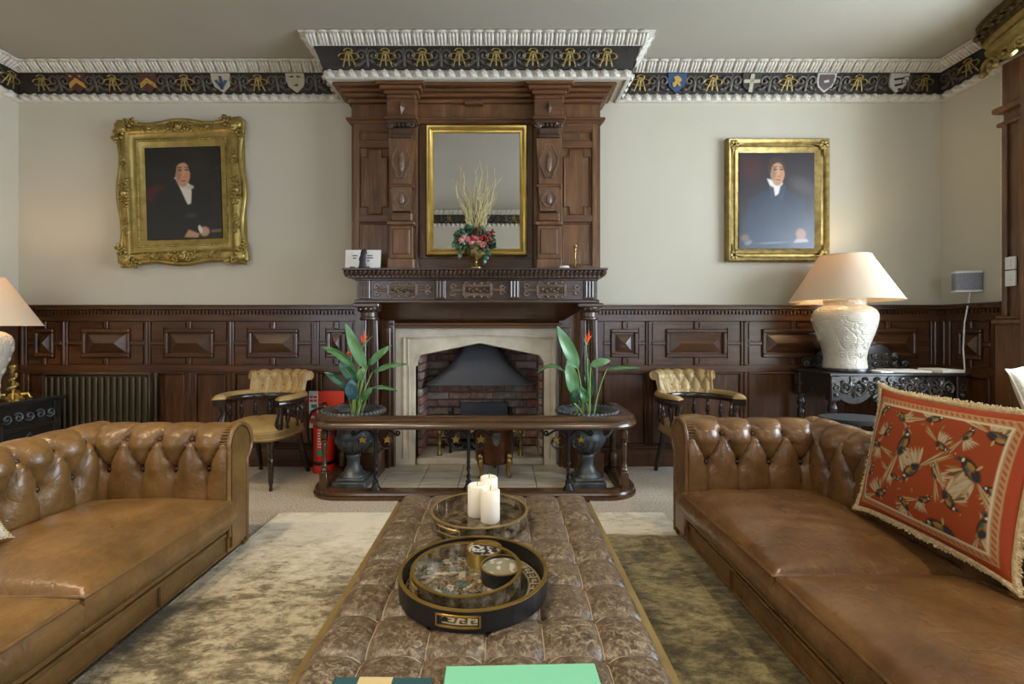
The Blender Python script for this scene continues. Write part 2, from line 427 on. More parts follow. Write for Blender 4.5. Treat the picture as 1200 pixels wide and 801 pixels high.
def thing(name, label, cat, loc=(0, 0, 0), rz=0, group=None):
    o = bpy.data.objects.new(name, None); COL.objects.link(o); o.location = loc; o.rotation_euler = (0, 0, rz)
    o.empty_display_size = .1
    return tag(o, label, cat, group)
def struct(o): o['kind'] = 'structure'; return o
def copy_tree(o, parent=None):
    c = o.copy(); COL.objects.link(c)
    if parent is not None: c.parent = parent
    for ch in list(o.children): copy_tree(ch, c)
    return c
def smoothstep(a, b, x):
    t = np.clip((x - a) / (b - a), 0, 1); return t * t * (3 - 2 * t)
def spiral(c, r0, r1, turns, a0=0.0, n=22, sgn=1, plane='XZ'):
    out = []
    for i in range(n):
        t = i / (n - 1); a = a0 + sgn * turns * 2 * PI * t; r = r0 + (r1 - r0) * t
        u, v = r * math.cos(a), r * math.sin(a)
        out.append((c[0] + u, c[1], c[2] + v) if plane == 'XZ' else (c[0] + u, c[1] + v, c[2]))
    return out
def bez(p0, p1, p2, p3, n=12):
    p0, p1, p2, p3 = map(Vector, (p0, p1, p2, p3)); out = []
    for i in range(n):
        t = i / (n - 1); q = 1 - t
        out.append(p0 * q ** 3 + p1 * 3 * q * q * t + p2 * 3 * q * t * t + p3 * t ** 3)
    return out
def rect_frame(w, h, prof, parent, name, mat, smooth=40):
    """mitred picture frame in the XZ plane round the origin, prof = [(inset, proud)], front faces -Y"""
    mb = MB(); n = len(prof); vs = []
    for sx, sz in ((-1, -1), (1, -1), (1, 1), (-1, 1)):
        for ins, pr in prof: vs.append((sx * (w / 2 - ins), -pr, sz * (h / 2 - ins)))
    fs = []
    for c in range(4):
        d = (c + 1) % 4
        for k in range(n - 1): fs.append((c * n + k, d * n + k, d * n + k + 1, c * n + k + 1))
        fs.append((c * n + n - 1, d * n + n - 1, d * n, c * n))
    return mb.add(vs, fs).build(name, mat, parent, smooth)
class Paint:
    """soft brush painting on a grid of points, colours linear"""
    def __init__(s, nu, nv, aspect, bgcol):
        u = np.linspace(0, 1, nu); v = np.linspace(0, 1, nv)
        s.U, s.V = np.meshgrid(u, v, indexing='ij'); s.a = aspect
        s.C = np.ones((nu, nv, 3)) * np.array(bgcol)
    def lay(s, mask, col): s.C = s.C * (1 - mask[..., None]) + np.array(col) * mask[..., None]
    def ell(s, cx, cy, rx, ry, ang, col, soft=.25, op=1.0):
        x = (s.U - cx); y = (s.V - cy) * s.a; c, n = math.cos(ang), math.sin(ang)
        p = (x * c + y * n) / rx; q = (-x * n + y * c) / ry
        s.lay(op * (1 - smoothstep(1 - soft, 1 + soft, np.sqrt(p * p + q * q))), col)
    def poly(s, pts, col, soft=.01, op=1.0):
        m = np.ones_like(s.U); n = len(pts)
        ar = sum(pts[i][0] * pts[(i + 1) % n][1] - pts[(i + 1) % n][0] * pts[i][1] for i in range(n)); sg = 1 if ar > 0 else -1
        for i in range(n):
            (x0, y0), (x1, y1) = pts[i], pts[(i + 1) % n]; L = math.hypot(x1 - x0, y1 - y0)
            d = sg * ((x1 - x0) * (s.V - y0) - (y1 - y0) * (s.U - x0)) / L
            m = m * smoothstep(-soft, soft, d)
        s.lay(op * m, col)
def color_mesh(o, C):
    me = o.data; ca = me.color_attributes.new('Col', 'FLOAT_COLOR', 'POINT')
    a = np.ones((len(me.vertices), 4), np.float32); a[:len(C), :3] = C
    ca.data.foreach_set('color', a.ravel())

# ================================================================== ROOM SHELL
XL, XR, YB, YF, ZC = -4.09, 3.69, 4.0, -1.30, 3.33
struct(MB().box(XL - .2, XR + 1.4, YF - .2, YB + .6, -.12, 0).build('floor', 'carpet', smooth=0))
struct(MB().box(XL - .2, XR + 1.4, YF - .2, YB + .6, ZC, ZC + .12).build('ceiling', 'ceiling_paint', smooth=0))
struct(MB().box(XL - .15, XL, YF - .15, YB + .15, 0, ZC).build('wall_left', 'wall_paint', smooth=0))
wb = MB().box(XL, -.93, YB, YB + .15, 0, ZC).box(.46, XR, YB, YB + .15, 0, ZC).box(-.93, .46, YB, YB + .15, 1.16, ZC)
wall_back = struct(wb.build('wall_back', 'wall_paint', smooth=0))
# chimney head above the overmantel
struct(MB().box(-1.33, .94, 3.63, YB, 3.065, ZC).build('wall_chimney_head', 'wall_paint', smooth=0))
# right wall with the bay opening
BY0, BY1, BX = .25, 3.24, 4.60
wr = MB().box(XR, XR + .15, BY1, YB + .15, 0, ZC).box(XR, XR + .15, YF - .15, BY0, 0, ZC).box(XR, XR + .15, BY0, BY1, 2.95, ZC)
struct(wr.build('wall_right', 'wall_paint', smooth=0))
wbay = MB().box(XR + .15, BX + .1, BY1, BY1 + .12, 0, ZC).box(XR + .15, BX + .1, BY0 - .12, BY0, 0, ZC)
wbay.box(BX, BX + .1, BY0, BY1, 0, .55).box(BX, BX + .1, BY0, BY1, 2.95, ZC)
struct(wbay.build('wall_bay', 'wall_paint', smooth=0))
# unseen rear wall; its two windows are added to admit fill light
RW = [(-3.85, -1.65), (1.05, 3.25)]; RZ0, RZ1 = .55, 2.75
wf = MB().box(XL, XR, YF - .15, YF, 0, RZ0).box(XL, XR, YF - .15, YF, RZ1, ZC)
xs = [XL] + [a for p in RW for a in p] + [XR]
for k in range(0, len(xs), 2): wf.box(xs[k], xs[k + 1], YF - .15, YF, RZ0, RZ1)
struct(wf.build('wall_front', 'wall_paint', smooth=0))
def window(name, axis, a0, a1, z0, z1, d, nv, nh):
    """sash window lying in plane axis=d, from a0 to a1"""
    def put(mb, p0, p1, q0, q1, e0, e1):
        return mb.box(p0, p1, d + e0, d + e1, q0, q1, .004) if axis == 'Y' else mb.box(d + e0, d + e1, p0, p1, q0, q1, .004)
    fr = put(put(put(put(MB(), a0, a0 + .06, z0, z1, -.04, .04), a1 - .06, a1, z0, z1, -.04, .04), a0, a1, z0, z0 + .06, -.05, .05), a0, a1, z1 - .06, z1, -.04, .04)
    root = struct(fr.build(name, 'plaster_white'))
    cw = (a1 - a0 - .12) / nv; ch = (z1 - z0 - .12) / nh
    for i in range(1, nv): put(MB(), a0 + .06 + i * cw - .02, a0 + .06 + i * cw + .02, z0 + .06, z1 - .06, -.03, .03).build('mullion', 'plaster_white', root)
    for j in range(1, nh): put(MB(), a0 + .06, a1 - .06, z0 + .06 + j * ch - .015, z0 + .06 + j * ch + .015, -.025, .025).build('transom', 'plaster_white', root)
    for i in range(nv):
        for j in range(nh):
            put(MB(), a0 + .06 + i * cw + .015, a0 + .06 + (i + 1) * cw - .015, z0 + .06 + j * ch + .012, z0 + .06 + (j + 1) * ch - .012, -.003, .003).build('pane', 'window_glass', root)
    return root
window('window_1', 'X', BY0, BY1, .55, 2.95, BX + .05, 4, 2)
window('added_window_2', 'Y', RW[0][0], RW[0][1], RZ0, RZ1, YF - .08, 3, 2)  # this and the next are added openings for the rear fill
window('added_window_3', 'Y', RW[1][0], RW[1][1], RZ0, RZ1, YF - .08, 3, 2)

# ------------------------------------------------------------------ cornice
PATH = [(XL, YF), (XL, YB), (-1.33, YB), (-1.33, 3.63), (.94, 3.63), (.94, YB), (XR, YB), (XR, YF)]
def sweep_closed(prof, path):
    n = len(path); m = len(prof); A = []
    for i in range(n):
        p0, p1, p2 = Vector(path[i - 1]), Vector(path[i]), Vector(path[(i + 1) % n])
        d1, d2 = (p1 - p0).normalized(), (p2 - p1).normalized()
        n1, n2 = Vector((d1.y, -d1.x)), Vector((d2.y, -d2.x))
        mi = (n1 + n2) / (1 + n1.dot(n2))
        A.append([(p1.x + mi.x * o, p1.y + mi.y * o, z) for o, z in prof])
    return MB().grid(np.array(A), closed_u=True, closed_v=True)
corn = struct(sweep_closed([(0, 3.05), (.022, 3.05), (.034, 3.062), (.034, 3.10), (.026, 3.112), (0, 3.112)], PATH).build('trim_1', 'plaster_white', smooth=30))
frz = struct(sweep_closed([(0, 3.112), (.030, 3.112), (.036, 3.118), (.085, 3.255), (.085, 3.262), (0, 3.262)], PATH).build('trim_2', 'frieze_dark', smooth=30))
crn = struct(sweep_closed([(0, 3.262), (.088, 3.262), (.095, 3.272), (.150, 3.312), (.168, 3.316), (.172, 3.329), (0, 3.329)], PATH).build('trim_3', 'plaster_white', smooth=30))
def frz_pt(x, t, h=0.0):
    """t 0..1 up the frieze, h proud of it"""
    return (x, .036 + .049 * t + h * .94, 3.118 + .137 * t - h * .34)
def along(i, off0=0.0, off1=0.0):
    a, b = Vector(PATH[i]), Vector(PATH[(i + 1) % len(PATH)]); d = (b - a).normalized(); L = (b - a).length
    return a, d, L, math.atan2(-d.y, -d.x)
# shell of the lower bead: one scalloped leaf, shared by all
mb = MB(); A = np.zeros((9, 6, 3))
for i in range(9):
    for j in range(6):
        u = -1 + 2 * i / 8; v = j / 5
        A[i, j] = (u * .040 * (1 - .15 * v), .032 + .032 * math.cos(u * 1.5) * math.sin(PI * (v * .8 + .12)) - (.006 if i in (2, 6) else 0), 3.056 + .058 * v * (1 - .35 * u * u))
scal_me = mb.grid(A).tube([(-.022, .054, 3.072), (-.008, .060, 3.084), (.010, .060, 3.078), (.022, .054, 3.092)], .006, 5).build('scallop', 'plaster_white', smooth=60)
mb = MB()
for k in range(3):
    u = -.025 + .025 * k
    mb.tube([(u * .9, .098, 3.262), (u, .124, 3.283), (u * 1.03, .150, 3.302), (u * .95, .164, 3.312)], [.010, .013, .0145, .009], 6)
mb.sphere((0, .172, 3.318), .041, 10, 5, (1, .35, .28))
leaf_me = mb.build('crown_leaf', 'plaster_white', smooth=60)
# dark scroll pair and gilded monogram
mb = MB()
for sg in (-1, 1):
    sp = spiral((sg * .030, 0, .60), .004, .030, 1.25, PI / 2, 16, sg)
    mb.tube([frz_pt(p[0], .60 + (p[2] - .60) * 9.5, .012) for p in sp], .0080, 5)
    mb.tube([frz_pt(sg * .012 + sg * .03 * q, .42 - .30 * q, .010) for q in (0, .3, .6, 1.0)], [.009, .012, .011, .005], 5)
    mb.sphere(frz_pt(sg * .052, .18, .008), .017, 6, 4)
mb.tube([frz_pt(0, .08, .008), frz_pt(0, .5, .012), frz_pt(0, .92, .008)], [.007, .010, .006], 5)
scr_me = mb.xf(lambda x, y, z: (x * 1.5, y, z)).build('scroll', 'frieze_scroll', smooth=60)
mb = MB()
for pts in ([(-.032, .08), (-.006, .80)], [(.032, .08), (.006, .80)], [(-.020, .36), (.020, .36)], [(0, .12), (0, .78)]):
    mb.tube([frz_pt(pts[0][0], pts[0][1], .014), frz_pt((pts[0][0] + pts[1][0]) / 2, (pts[0][1] + pts[1][1]) / 2, .018), frz_pt(pts[1][0], pts[1][1], .014)], .0042, 5)
for c, r in (((-.024, .55), .026), ((.024, .55), .026), ((0, .80), .020)):
    mb.tube([frz_pt(c[0] + r * math.cos(a), c[1] + 6.2 * r * .9 * math.sin(a), .016) for a in np.linspace(0, 1.75 * PI, 16)], .0045, 5)
mono_me = mb.xf(lambda x, y, z: (x * 1.5, y, z)).build('monogram', 'gold_dull', smooth=60)
protos = [scal_me, leaf_me, scr_me, mono_me]
for o in protos: COL.objects.unlink(o)
def put_on(i, s, me, name, parent):
    a, d, L, rz = along(i); p = a + d * s
    return link(name, me.data, parent, (p.x, p.y, 0), rz)
def run(i, s0, s1, pitch, me, name, parent):
    n = max(1, round((s1 - s0) / pitch)); st = (s1 - s0) / n
    for k in range(n): put_on(i, s0 + (k + .5) * st, me, name, parent)
L_ = [along(i)[2] for i in range(len(PATH))]
runs = [(0, L_[0] - 1.0, L_[0] - .05), (1, .05, L_[1] - .05), (2, .03, L_[2] + .03), (3, -.03, L_[3] + .03), (4, -.03, L_[4] - .03), (5, .05, L_[5] - .05), (6, .05, .52), (7, 1.9, 6.2)]
for i, a, b in runs:
    run(i, a, b, .084, scal_me, 'scallop', corn)
    ex = {2: (.10, -.10), 3: (-.10, .10), 4: (.10, -.10)}.get(i, (.08, -.08))
    if i == 3: run(i, a - .10, b + .10, .088, leaf_me, 'crown_leaf', crn)
    elif i in (2, 4): run(i, a + (.10 if i == 2 else -.1), b + (.10 if i == 2 else -.1), .088, leaf_me, 'crown_leaf', crn)
    else: run(i, a + .08, b - .08, .088, leaf_me, 'crown_leaf', crn)
# shields
XS = 1.75
SH = [(-.044, 1), (.044, 1), (.044, .62), (.034, .30), (0, .0), (-.034, .30), (-.044, .62)]
def shield(i, s, ground, charges, border=None):
    a, d, L, rz = along(i); p = a + d * s
    def poly(pts, mat, h, par, name):
        n = len(pts)
        mb = MB().add([frz_pt(x * XS, t, h) for x, t in pts] + [frz_pt(x * XS, t, 0) for x, t in pts],
                      [tuple(range(n))] + [(k, (k + 1) % n, n + (k + 1) % n, n + k) for k in range(n)])
        return mb.build(name, mat, par, smooth=0)
    root = poly(SH, border or ground, .018, frz, 'shield'); root.location = (p.x, p.y, 0); root.rotation_euler.z = rz
    if border: poly([(x * .8, .5 + (t - .5) * .82 + .02) for x, t in SH], ground, .021, root, 'shield_field')
    for mat, pts in charges: poly([(x, t) for x, t in pts], mat, .025, root, 'charge')
    return root
def sx(px): return WX(px, 3.93)
# facing the wall, local +x runs to the photo's left
chev = [(-.036, .30), (0, .62), (.036, .30), (.036, .55), (0, .86), (-.036, .55)]
chev = [(-.036, .22), (0, .52), (.036, .22), (.036, .46), (0, .76), (-.036, .46)]
star = lambda cx, cy, r: [(cx + r * math.cos(a) * (1 if k % 2 == 0 else .5), cy + 6.5 * r * math.sin(a) * (1 if k % 2 == 0 else .5)) for k, a in enumerate(np.linspace(0, 2 * PI, 9)[:-1])]
rect = lambda x0, x1, t0, t1: [(x0, t0), (x1, t0), (x1, t1), (x0, t1)]
def onB(px): return 1, sx(px) - XL
shield(*onB(91), 'shield_red', [('shield_gold', chev), ('shield_gold', star(.022, .84, .010)), ('shield_gold', star(-.022, .84, .010))])
shield(*onB(174), 'shield_red', [('shield_gold', chev), ('shield_black', star(0, .60, .006)), ('shield_black', star(.022, .42, .006)), ('shield_black', star(-.022, .42, .006))])
shield(*onB(260), 'shield_cream', [('shield_blue', rect(-.006, .006, .18, .85)), ('shield_blue', [(.030, .62), (.020, .66), (0, .36), (-.020, .66), (-.030, .62), (0, .16)])])
shield(*onB(347), 'shield_cream', [('shield_black', [(.032, .80), (.008, .88), (.010, .78)]), ('shield_black', [(-.032, .80), (-.008, .88), (-.010, .78)]), ('shield_black', [(.014, .36), (-.010, .46), (-.008, .34)])])
def onR(px): return 5, sx(px) - .94
lion = [(.018, .30), (.022, .50), (.010, .60), (.020, .80), (.002, .88), (-.012, .78), (-.022, .64), (-.010, .52), (-.020, .36), (-.008, .34), (0, .46), (.008, .30)]
shield(*onR(793), 'shield_blue', [('shield_gold', lion)])
s_ = shield(*onR(880), 'frieze_dark', [('shield_cream', rect(-.009, .009, .04, .96)), ('shield_cream', rect(-.038, .038, .50, .68))])
shield(*onR(967), 'shield_brown', [('shield_white', [(.012, .62), (-.010, .66), (-.012, .54), (.010, .50)])], 'shield_white')
shield(*onR(1052), 'shield_white', [('shield_black', [(.026, .72), (-.020, .80), (-.022, .70), (.020, .62)]), ('shield_black', [(.018, .42), (-.016, .50), (-.018, .40), (.012, .32)])])
for px in (50, 133, 217, 303): put_on(1, sx(px) - XL, mono_me, 'monogram', frz)
for px in (70, 112, 154, 196, 238, 281, 325, 370): put_on(1, sx(px) - XL, scr_me, 'scroll', frz)
for px in (750, 835, 923, 1005, 1082): put_on(5, sx(px) - .94, mono_me, 'monogram', frz)
for px in (729, 771, 814, 857, 902, 945, 985, 1028, 1066): put_on(5, sx(px) - .94, scr_me, 'scroll', frz)
for k in range(8):
    put_on(3, .17 + k * .276, mono_me, 'monogram', frz)
    if k < 7: put_on(3, .17 + (k + .5) * .276, scr_me, 'scroll', frz)
for s in (L_[0] - .14, L_[0] - .42): put_on(0, s, mono_me, 'monogram', frz); put_on(0, s - .14, scr_me, 'scroll', frz)
put_on(6, .16, scr_me, 'scroll', frz); put_on(6, .32, mono_me, 'monogram', frz)
for i, ss in ((2, (.12, .26)), (4, (.11, .25))):
    for s in ss: put_on(i, s, scr_me, 'scroll', frz)
for k in range(14):
    put_on(7, 2.0 + k * .30, mono_me if k % 2 else scr_me, 'monogram' if k % 2 else 'scroll', frz); put_on(7, 2.15 + k * .30, scr_me, 'scroll', frz)

# ------------------------------------------------------------------ wainscot
WT = 1.349
def wainscot(name, T, a0, a1, uppers, lowers, mats=('dark_oak', 'dark_oak_v')):
    """T maps (along, out, z) to the room; uppers/lowers = [(a0, a1)] panels"""
    H, V = mats
    def pc(mb, nm, mat, par): return mb.xf(T).build(nm, mat, par, smooth=25)
    root = struct(pc(MB().box(a0, a1, 0, .022, 0, WT - .02), name, V, None))
    pc(MB().box(a0, a1, 0, .062, 1.305, WT, .008).box(a0, a1, 0, .075, WT - .016, WT, .004), 'dado_rail', H, root)
    d = MB(); n = int((a1 - a0) / .030)
    for k in range(n): d.box(a0 + (k + .2) * (a1 - a0) / n, a0 + (k + .75) * (a1 - a0) / n, .02, .056, 1.272, 1.298)
    o = pc(d, 'dentil_course', H, root); o['kind'] = 'stuff'
    pc(MB().box(a0, a1, 0, .044, 1.212, 1.272, .004), 'rail', H, root)
    pc(MB().box(a0, a1, 0, .044, .786, .846, .005), 'rail', H, root)
    pc(MB().box(a0, a1, 0, .048, .0, .15, .006).box(a0, a1, 0, .040, .15, .175, .006), 'skirting', H, root)
    def stiles(ps, z0, z1):
        e = [a0] + [x for p in ps for x in p] + [a1]
        for k in range(0, len(e), 2):
            if e[k + 1] - e[k] < .008: continue
            c, hw = (e[k] + e[k + 1]) / 2, (e[k + 1] - e[k]) / 2
            pc(MB().box(e[k], e[k + 1], 0, .040, z0, z1, .004).box(c - hw * .35, c + hw * .35, .03, .052, z0, z1, .006), 'stile', V, root)
    stiles(uppers, .846, 1.212); stiles(lowers, .175, .786)
    for p0, p1 in uppers:
        w_ = p1 - p0; c = (p0 + p1) / 2; zc = 1.029; ih = .088; iw = w_ / 2 - (.150 if w_ > .5 else .095 if w_ > .26 else .07)
        fw = .030
        ring = MB()
        for (x0, x1, z0, z1) in ((c - iw - fw, c + iw + fw, zc + ih, zc + ih + fw), (c - iw - fw, c + iw + fw, zc - ih - fw, zc - ih),
                                 (c - iw - fw, c - iw, zc - ih, zc + ih), (c + iw, c + iw + fw, zc - ih, zc + ih)):
            ring.box(x0, x1, 0, .050, z0, z1, .007)
        pc(ring, 'panel_moulding', H, root)
        mb = MB(); y0, y1 = .026, .062
        if iw > ih * 1.4: top = [(c - iw + ih, zc), (c + iw - ih, zc)]
        else: top = [(c - .004, zc), (c + .004, zc)]
        mb.add([(c - iw + .012, y0, zc - ih + .012), (c + iw - .012, y0, zc - ih + .012), (c + iw - .012, y0, zc + ih - .012), (c - iw + .012, y0, zc + ih - .012), (top[0][0], y1, zc), (top[1][0], y1, zc)],
               [(0, 1, 5, 4), (1, 2, 5), (2, 3, 4, 5), (3, 0, 4), (0, 3, 2, 1)])
        pc(mb, 'raised_panel', H, root)
        for (x0, x1, z0, z1) in ((c - .018, c + .018, zc + ih + fw, 1.212), (c - .018, c + .018, .846, zc - ih - fw), (p0, c - iw - fw, zc - .016, zc + .016), (c + iw + fw, p1, zc - .016, zc + .016)):
            pc(MB().box(x0, x1, 0, .042, z0, z1, .006), 'tab', H, root)
        for sxn in (-1, 1):
            for szn in (-1, 1):
                xa, xb = (p0 + .012, c - .030) if sxn < 0 else (c + .030, p1 - .012)
                za, zb = (.858, zc - .028) if szn < 0 else (zc + .028, 1.200)
                # L-shaped sunk corner field with a small bead
                xi = c - iw - fw - .012 if sxn < 0 else c + iw + fw + .012
                zi = zc - ih - fw - .012 if szn < 0 else zc + ih + fw + .012
                pts = [(xa, za), (xb, za), (xb, zi), (xi, zi), (xi, zb), (xa, zb)] if (sxn < 0 and szn < 0) else \
                      [(xb, za), (xa, za), (xa, zi), (xi, zi), (xi, zb), (xb, zb)] if (sxn > 0 and szn < 0) else \
                      [(xa, zb), (xb, zb), (xb, zi), (xi, zi), (xi, za), (xa, za)] if (sxn < 0) else \
                      [(xb, zb), (xa, zb), (xa, zi), (xi, zi), (xi, za), (xb, za)]
                pc(MB().prism(pts, .034, .015), 'corner_field', H, root)
    for p0, p1 in lowers:
        mb = MB()
        for (x0, x1, z0, z1) in ((p0, p1, .772, .786), (p0, p1, .175, .19), (p0, p0 + .014, .19, .772), (p1 - .014, p1, .19, .772)): mb.box(x0, x1, .015, .048, z0, z1, .005)
        pc(mb, 'panel_moulding', V, root)
        pc(MB().box(p0 + .014, p1 - .014, .010, .028, .19, .772, .004), 'panel', V, root)
    return root
X_ = lambda px: WX(px, 3.955)
Tb = lambda a, b, z: (a, YB - b, z)
wainscot('trim_4', Tb, XL + .05, -1.13, [(X_(a), X_(b)) for a, b in ((30, 71), (78, 168), (175, 266), (273, 365), (373, 414))],
         [(X_(a), X_(b)) for a, b in ((32, 122), (130, 216), (228, 265), (274, 314), (322, 366), (375, 412))])
wainscot('trim_5', Tb, .70, XR - .05, [(X_(a), X_(b)) for a, b in ((707, 757), (764, 869), (877, 985), (992, 1092))],
         [(X_(a), X_(b)) for a, b in ((707, 757), (764, 869), (877, 985), (992, 1092))])
Tl = lambda a, b, z: (XL + b, a, z)
wainscot('trim_6', Tl, YF + .02, YB, [(3.56, 3.90), (2.90, 3.53), (2.24, 2.87)], [(3.56, 3.90), (2.90, 3.53), (2.24, 2.87)])
Tr = lambda a, b, z: (XR - b, a, z)
wainscot('trim_7', Tr, 3.455, YB, [(3.56, 3.88)], [(3.56, 3.88)])
for nm, T, a, b in (('trim_8', lambda a, b, z: (a, YF + b, z), XL, XR), ('trim_9', Tr, YF, BY0 - .1)):
    struct(MB().box(a, b, 0, .03, 0, (1.30 if nm == 'trim_9' else .52)).box(a, b, 0, .05, 0, .15, .005).xf(T).build(nm, 'dark_oak', smooth=0))

# ------------------------------------------------------------------ bay jamb, pelmet
jr = struct(MB().box(3.56, XR + .02, 3.24, 3.44, 0, 1.20, .006).build('trim_10', 'jamb_oak', smooth=25))
MB().box(3.60, XR + .02, 3.26, 3.42, 1.20, 2.72, .006).build('shaft', 'jamb_oak', jr, smooth=25)
MB().box(3.575, 3.60, 3.27, 3.30, 1.24, 2.62, .006).box(3.575, 3.60, 3.375, 3.41, 1.24, 2.62, .006).build('reed', 'jamb_oak', jr, smooth=25)
MB().box(3.54, XR, 3.225, 3.455, 1.18, 1.215, .01).box(3.56, XR, 3.24, 3.44, 1.215, 1.24, .008).build('plinth_moulding', 'jamb_oak', jr, smooth=25)
MB().box(3.565, XR, 3.24, 3.44, 2.60, 2.63, .008).box(3.545, XR, 3.225, 3.455, 2.70, 2.74, .01).box(3.59, XR, 3.26, 3.42, 2.74, 3.05, .005).build('capital', 'brown_oak', jr, smooth=25)
MB().box(3.52, 3.60, 3.16, 3.24, 0, 3.0, .01).box(3.58, BX - .02, 3.17, 3.24, 0, 2.98, .006).build('architrave', 'brown_oak', jr, smooth=25)
MB().box(3.66, XR + .02, 3.47, 3.50, 1.36, 3.05, .004).build('bead', 'plaster_white', jr)
pel = thing('pelmet', 'heavy gilded carved pelmet over the bay window at top right', 'pelmet', (3.52, 1.8, 2.95))
def pelm(prof, nm, mat, y1=3.44):
    A = np.zeros((40, len(prof), 3))
    for i, q in enumerate(np.linspace(0, 1, 40)):
        yy = y1 - (y1 - .1) * q
        bow = .30 * math.sin(PI * min(1, q * 1.02)) ** .8
        for j, (o, z) in enumerate(prof): A[i, j] = (3.69 - o - bow, yy, z)
    m = MB().grid(A, closed_v=True)
    n = len(prof); m.f.append(tuple(range(n))); m.f.append(tuple(39 * n + k for k in range(n)))
    return m.build(nm, mat, pel, world=True)
pelm([(0, 3.10), (.16, 3.10), (.20, 3.125), (.205, 3.15), (.185, 3.165), (.22, 3.185), (.225, 3.20), (0, 3.20)], 'moulding', 'gold')
pelm([(0, 3.20), (.225, 3.20), (.26, 3.29), (.27, 3.32), (0, 3.32)], 'crest', 'gold_dark')
mbs = MB()
for k in range(16):
    q = (k + .5) / 40; yy = 3.44 - 3.34 * q; bow = .30 * math.sin(PI * q) ** .8; x = 3.69 - .25 - bow
    sp = spiral((0, 0, 0), .006, .032, 1.3, 0, 12)
    MB().tube([(x + .002 - p[2] * .25, yy + p[0], 3.258 + p[2]) for p in sp], .011, 5).sphere((x, yy + .03, 3.24), .022, 7, 5).build('crest_scroll', 'gold_dark', pel, world=True)
for k in range(10):
    q = (k + .35) / 24; yy = 3.44 - 3.34 * q; bow = .30 * math.sin(PI * q) ** .8; x = 3.69 - .19 - bow
    big = 1.0 if k % 2 == 0 else .75
    sp = spiral((0, 0, 0), .008, .062 * big, 1.4, PI / 2, 18, 1 if k % 2 else -1)
    MB().tube([(x + .01, yy + p[0], 3.035 + p[2]) for p in sp], [.010 + .008 * i / 17 for i in range(18)], 6).sphere((x, yy, 3.035), .018, 8, 5).sphere((x + .01, yy + .06, 2.99), .022, 7, 5).build('drop_scroll', 'gold_dull', pel, world=True)
# switch plates on the jamb
for zc, lab, nm in ((1.612, 'upper white switch plate on the wooden bay jamb', 1), (1.505, 'lower taller white switch plate on the wooden bay jamb', 2)):
    p = thing('switch_plate', lab, 'switch', (3.572, 3.34, zc), 0, 'switch plates on the bay jamb')
    h = .045 if nm == 1 else .055
    MB().box(-.006, .006, -.036, .036, -h, h, .003).build('plate', 'white_plastic', p)
    for k in range(2): MB().box(-.011, -.004, -.010, .010, -.025 + k * .032, -.007 + k * .032, .002).build('rocker', 'white_plastic', p)

# ================================================================== FIREPLACE
FX0, FX1 = -1.223, .779; FC = (FX0 + FX1) / 2
fp = thing('fireplace', 'tall carved oak chimneypiece with stone arch and iron hood', 'fireplace', (FC, 3.8, 0))
def P_(mb, nm, mat, par=fp, smooth=25): return mb.build(nm, mat, par, smooth, world=True)
# overmantel body
P_(MB().box(FX0, FX1, 3.82, YB, 1.60, 3.06), 'overmantel', 'brown_oak')
def frame_panel(x0, x1, z0, z1, y, shaped=False):
    b = .012; par = fp
    if not shaped:
        mb = MB()
        for a in ((x0 - b, x1 + b, z1, z1 + b), (x0 - b, x1 + b, z0 - b, z0), (x0 - b, x0, z0, z1), (x1, x1 + b, z0, z1)): mb.box(a[0], a[1], y - .016, y + .01, a[2], a[3], .004)
        p = P_(MB().box(x0, x1, y - .004, y + .01, z0, z1, .003), 'panel', 'brown_oak'); P_(mb, 'panel_moulding', 'brown_oak', p)
    else:
        n = .045; m = .06
        pts = [(x0 + n, z0), (x1 - n, z0), (x1 - n, z0 + m), (x1, z0 + m), (x1, z1 - m), (x1 - n, z1 - m), (x1 - n, z1), (x0 + n, z1), (x0 + n, z1 - m), (x0, z1 - m), (x0, z0 + m), (x0 + n, z0 + m)]
        p = P_(MB().prism(pts, y - .004, y + .01), 'panel', 'brown_oak')
        P_(MB().tube([(a, y - .006, c) for a, c in pts], .009, 4, closed=True), 'panel_moulding', 'brown_oak', p)
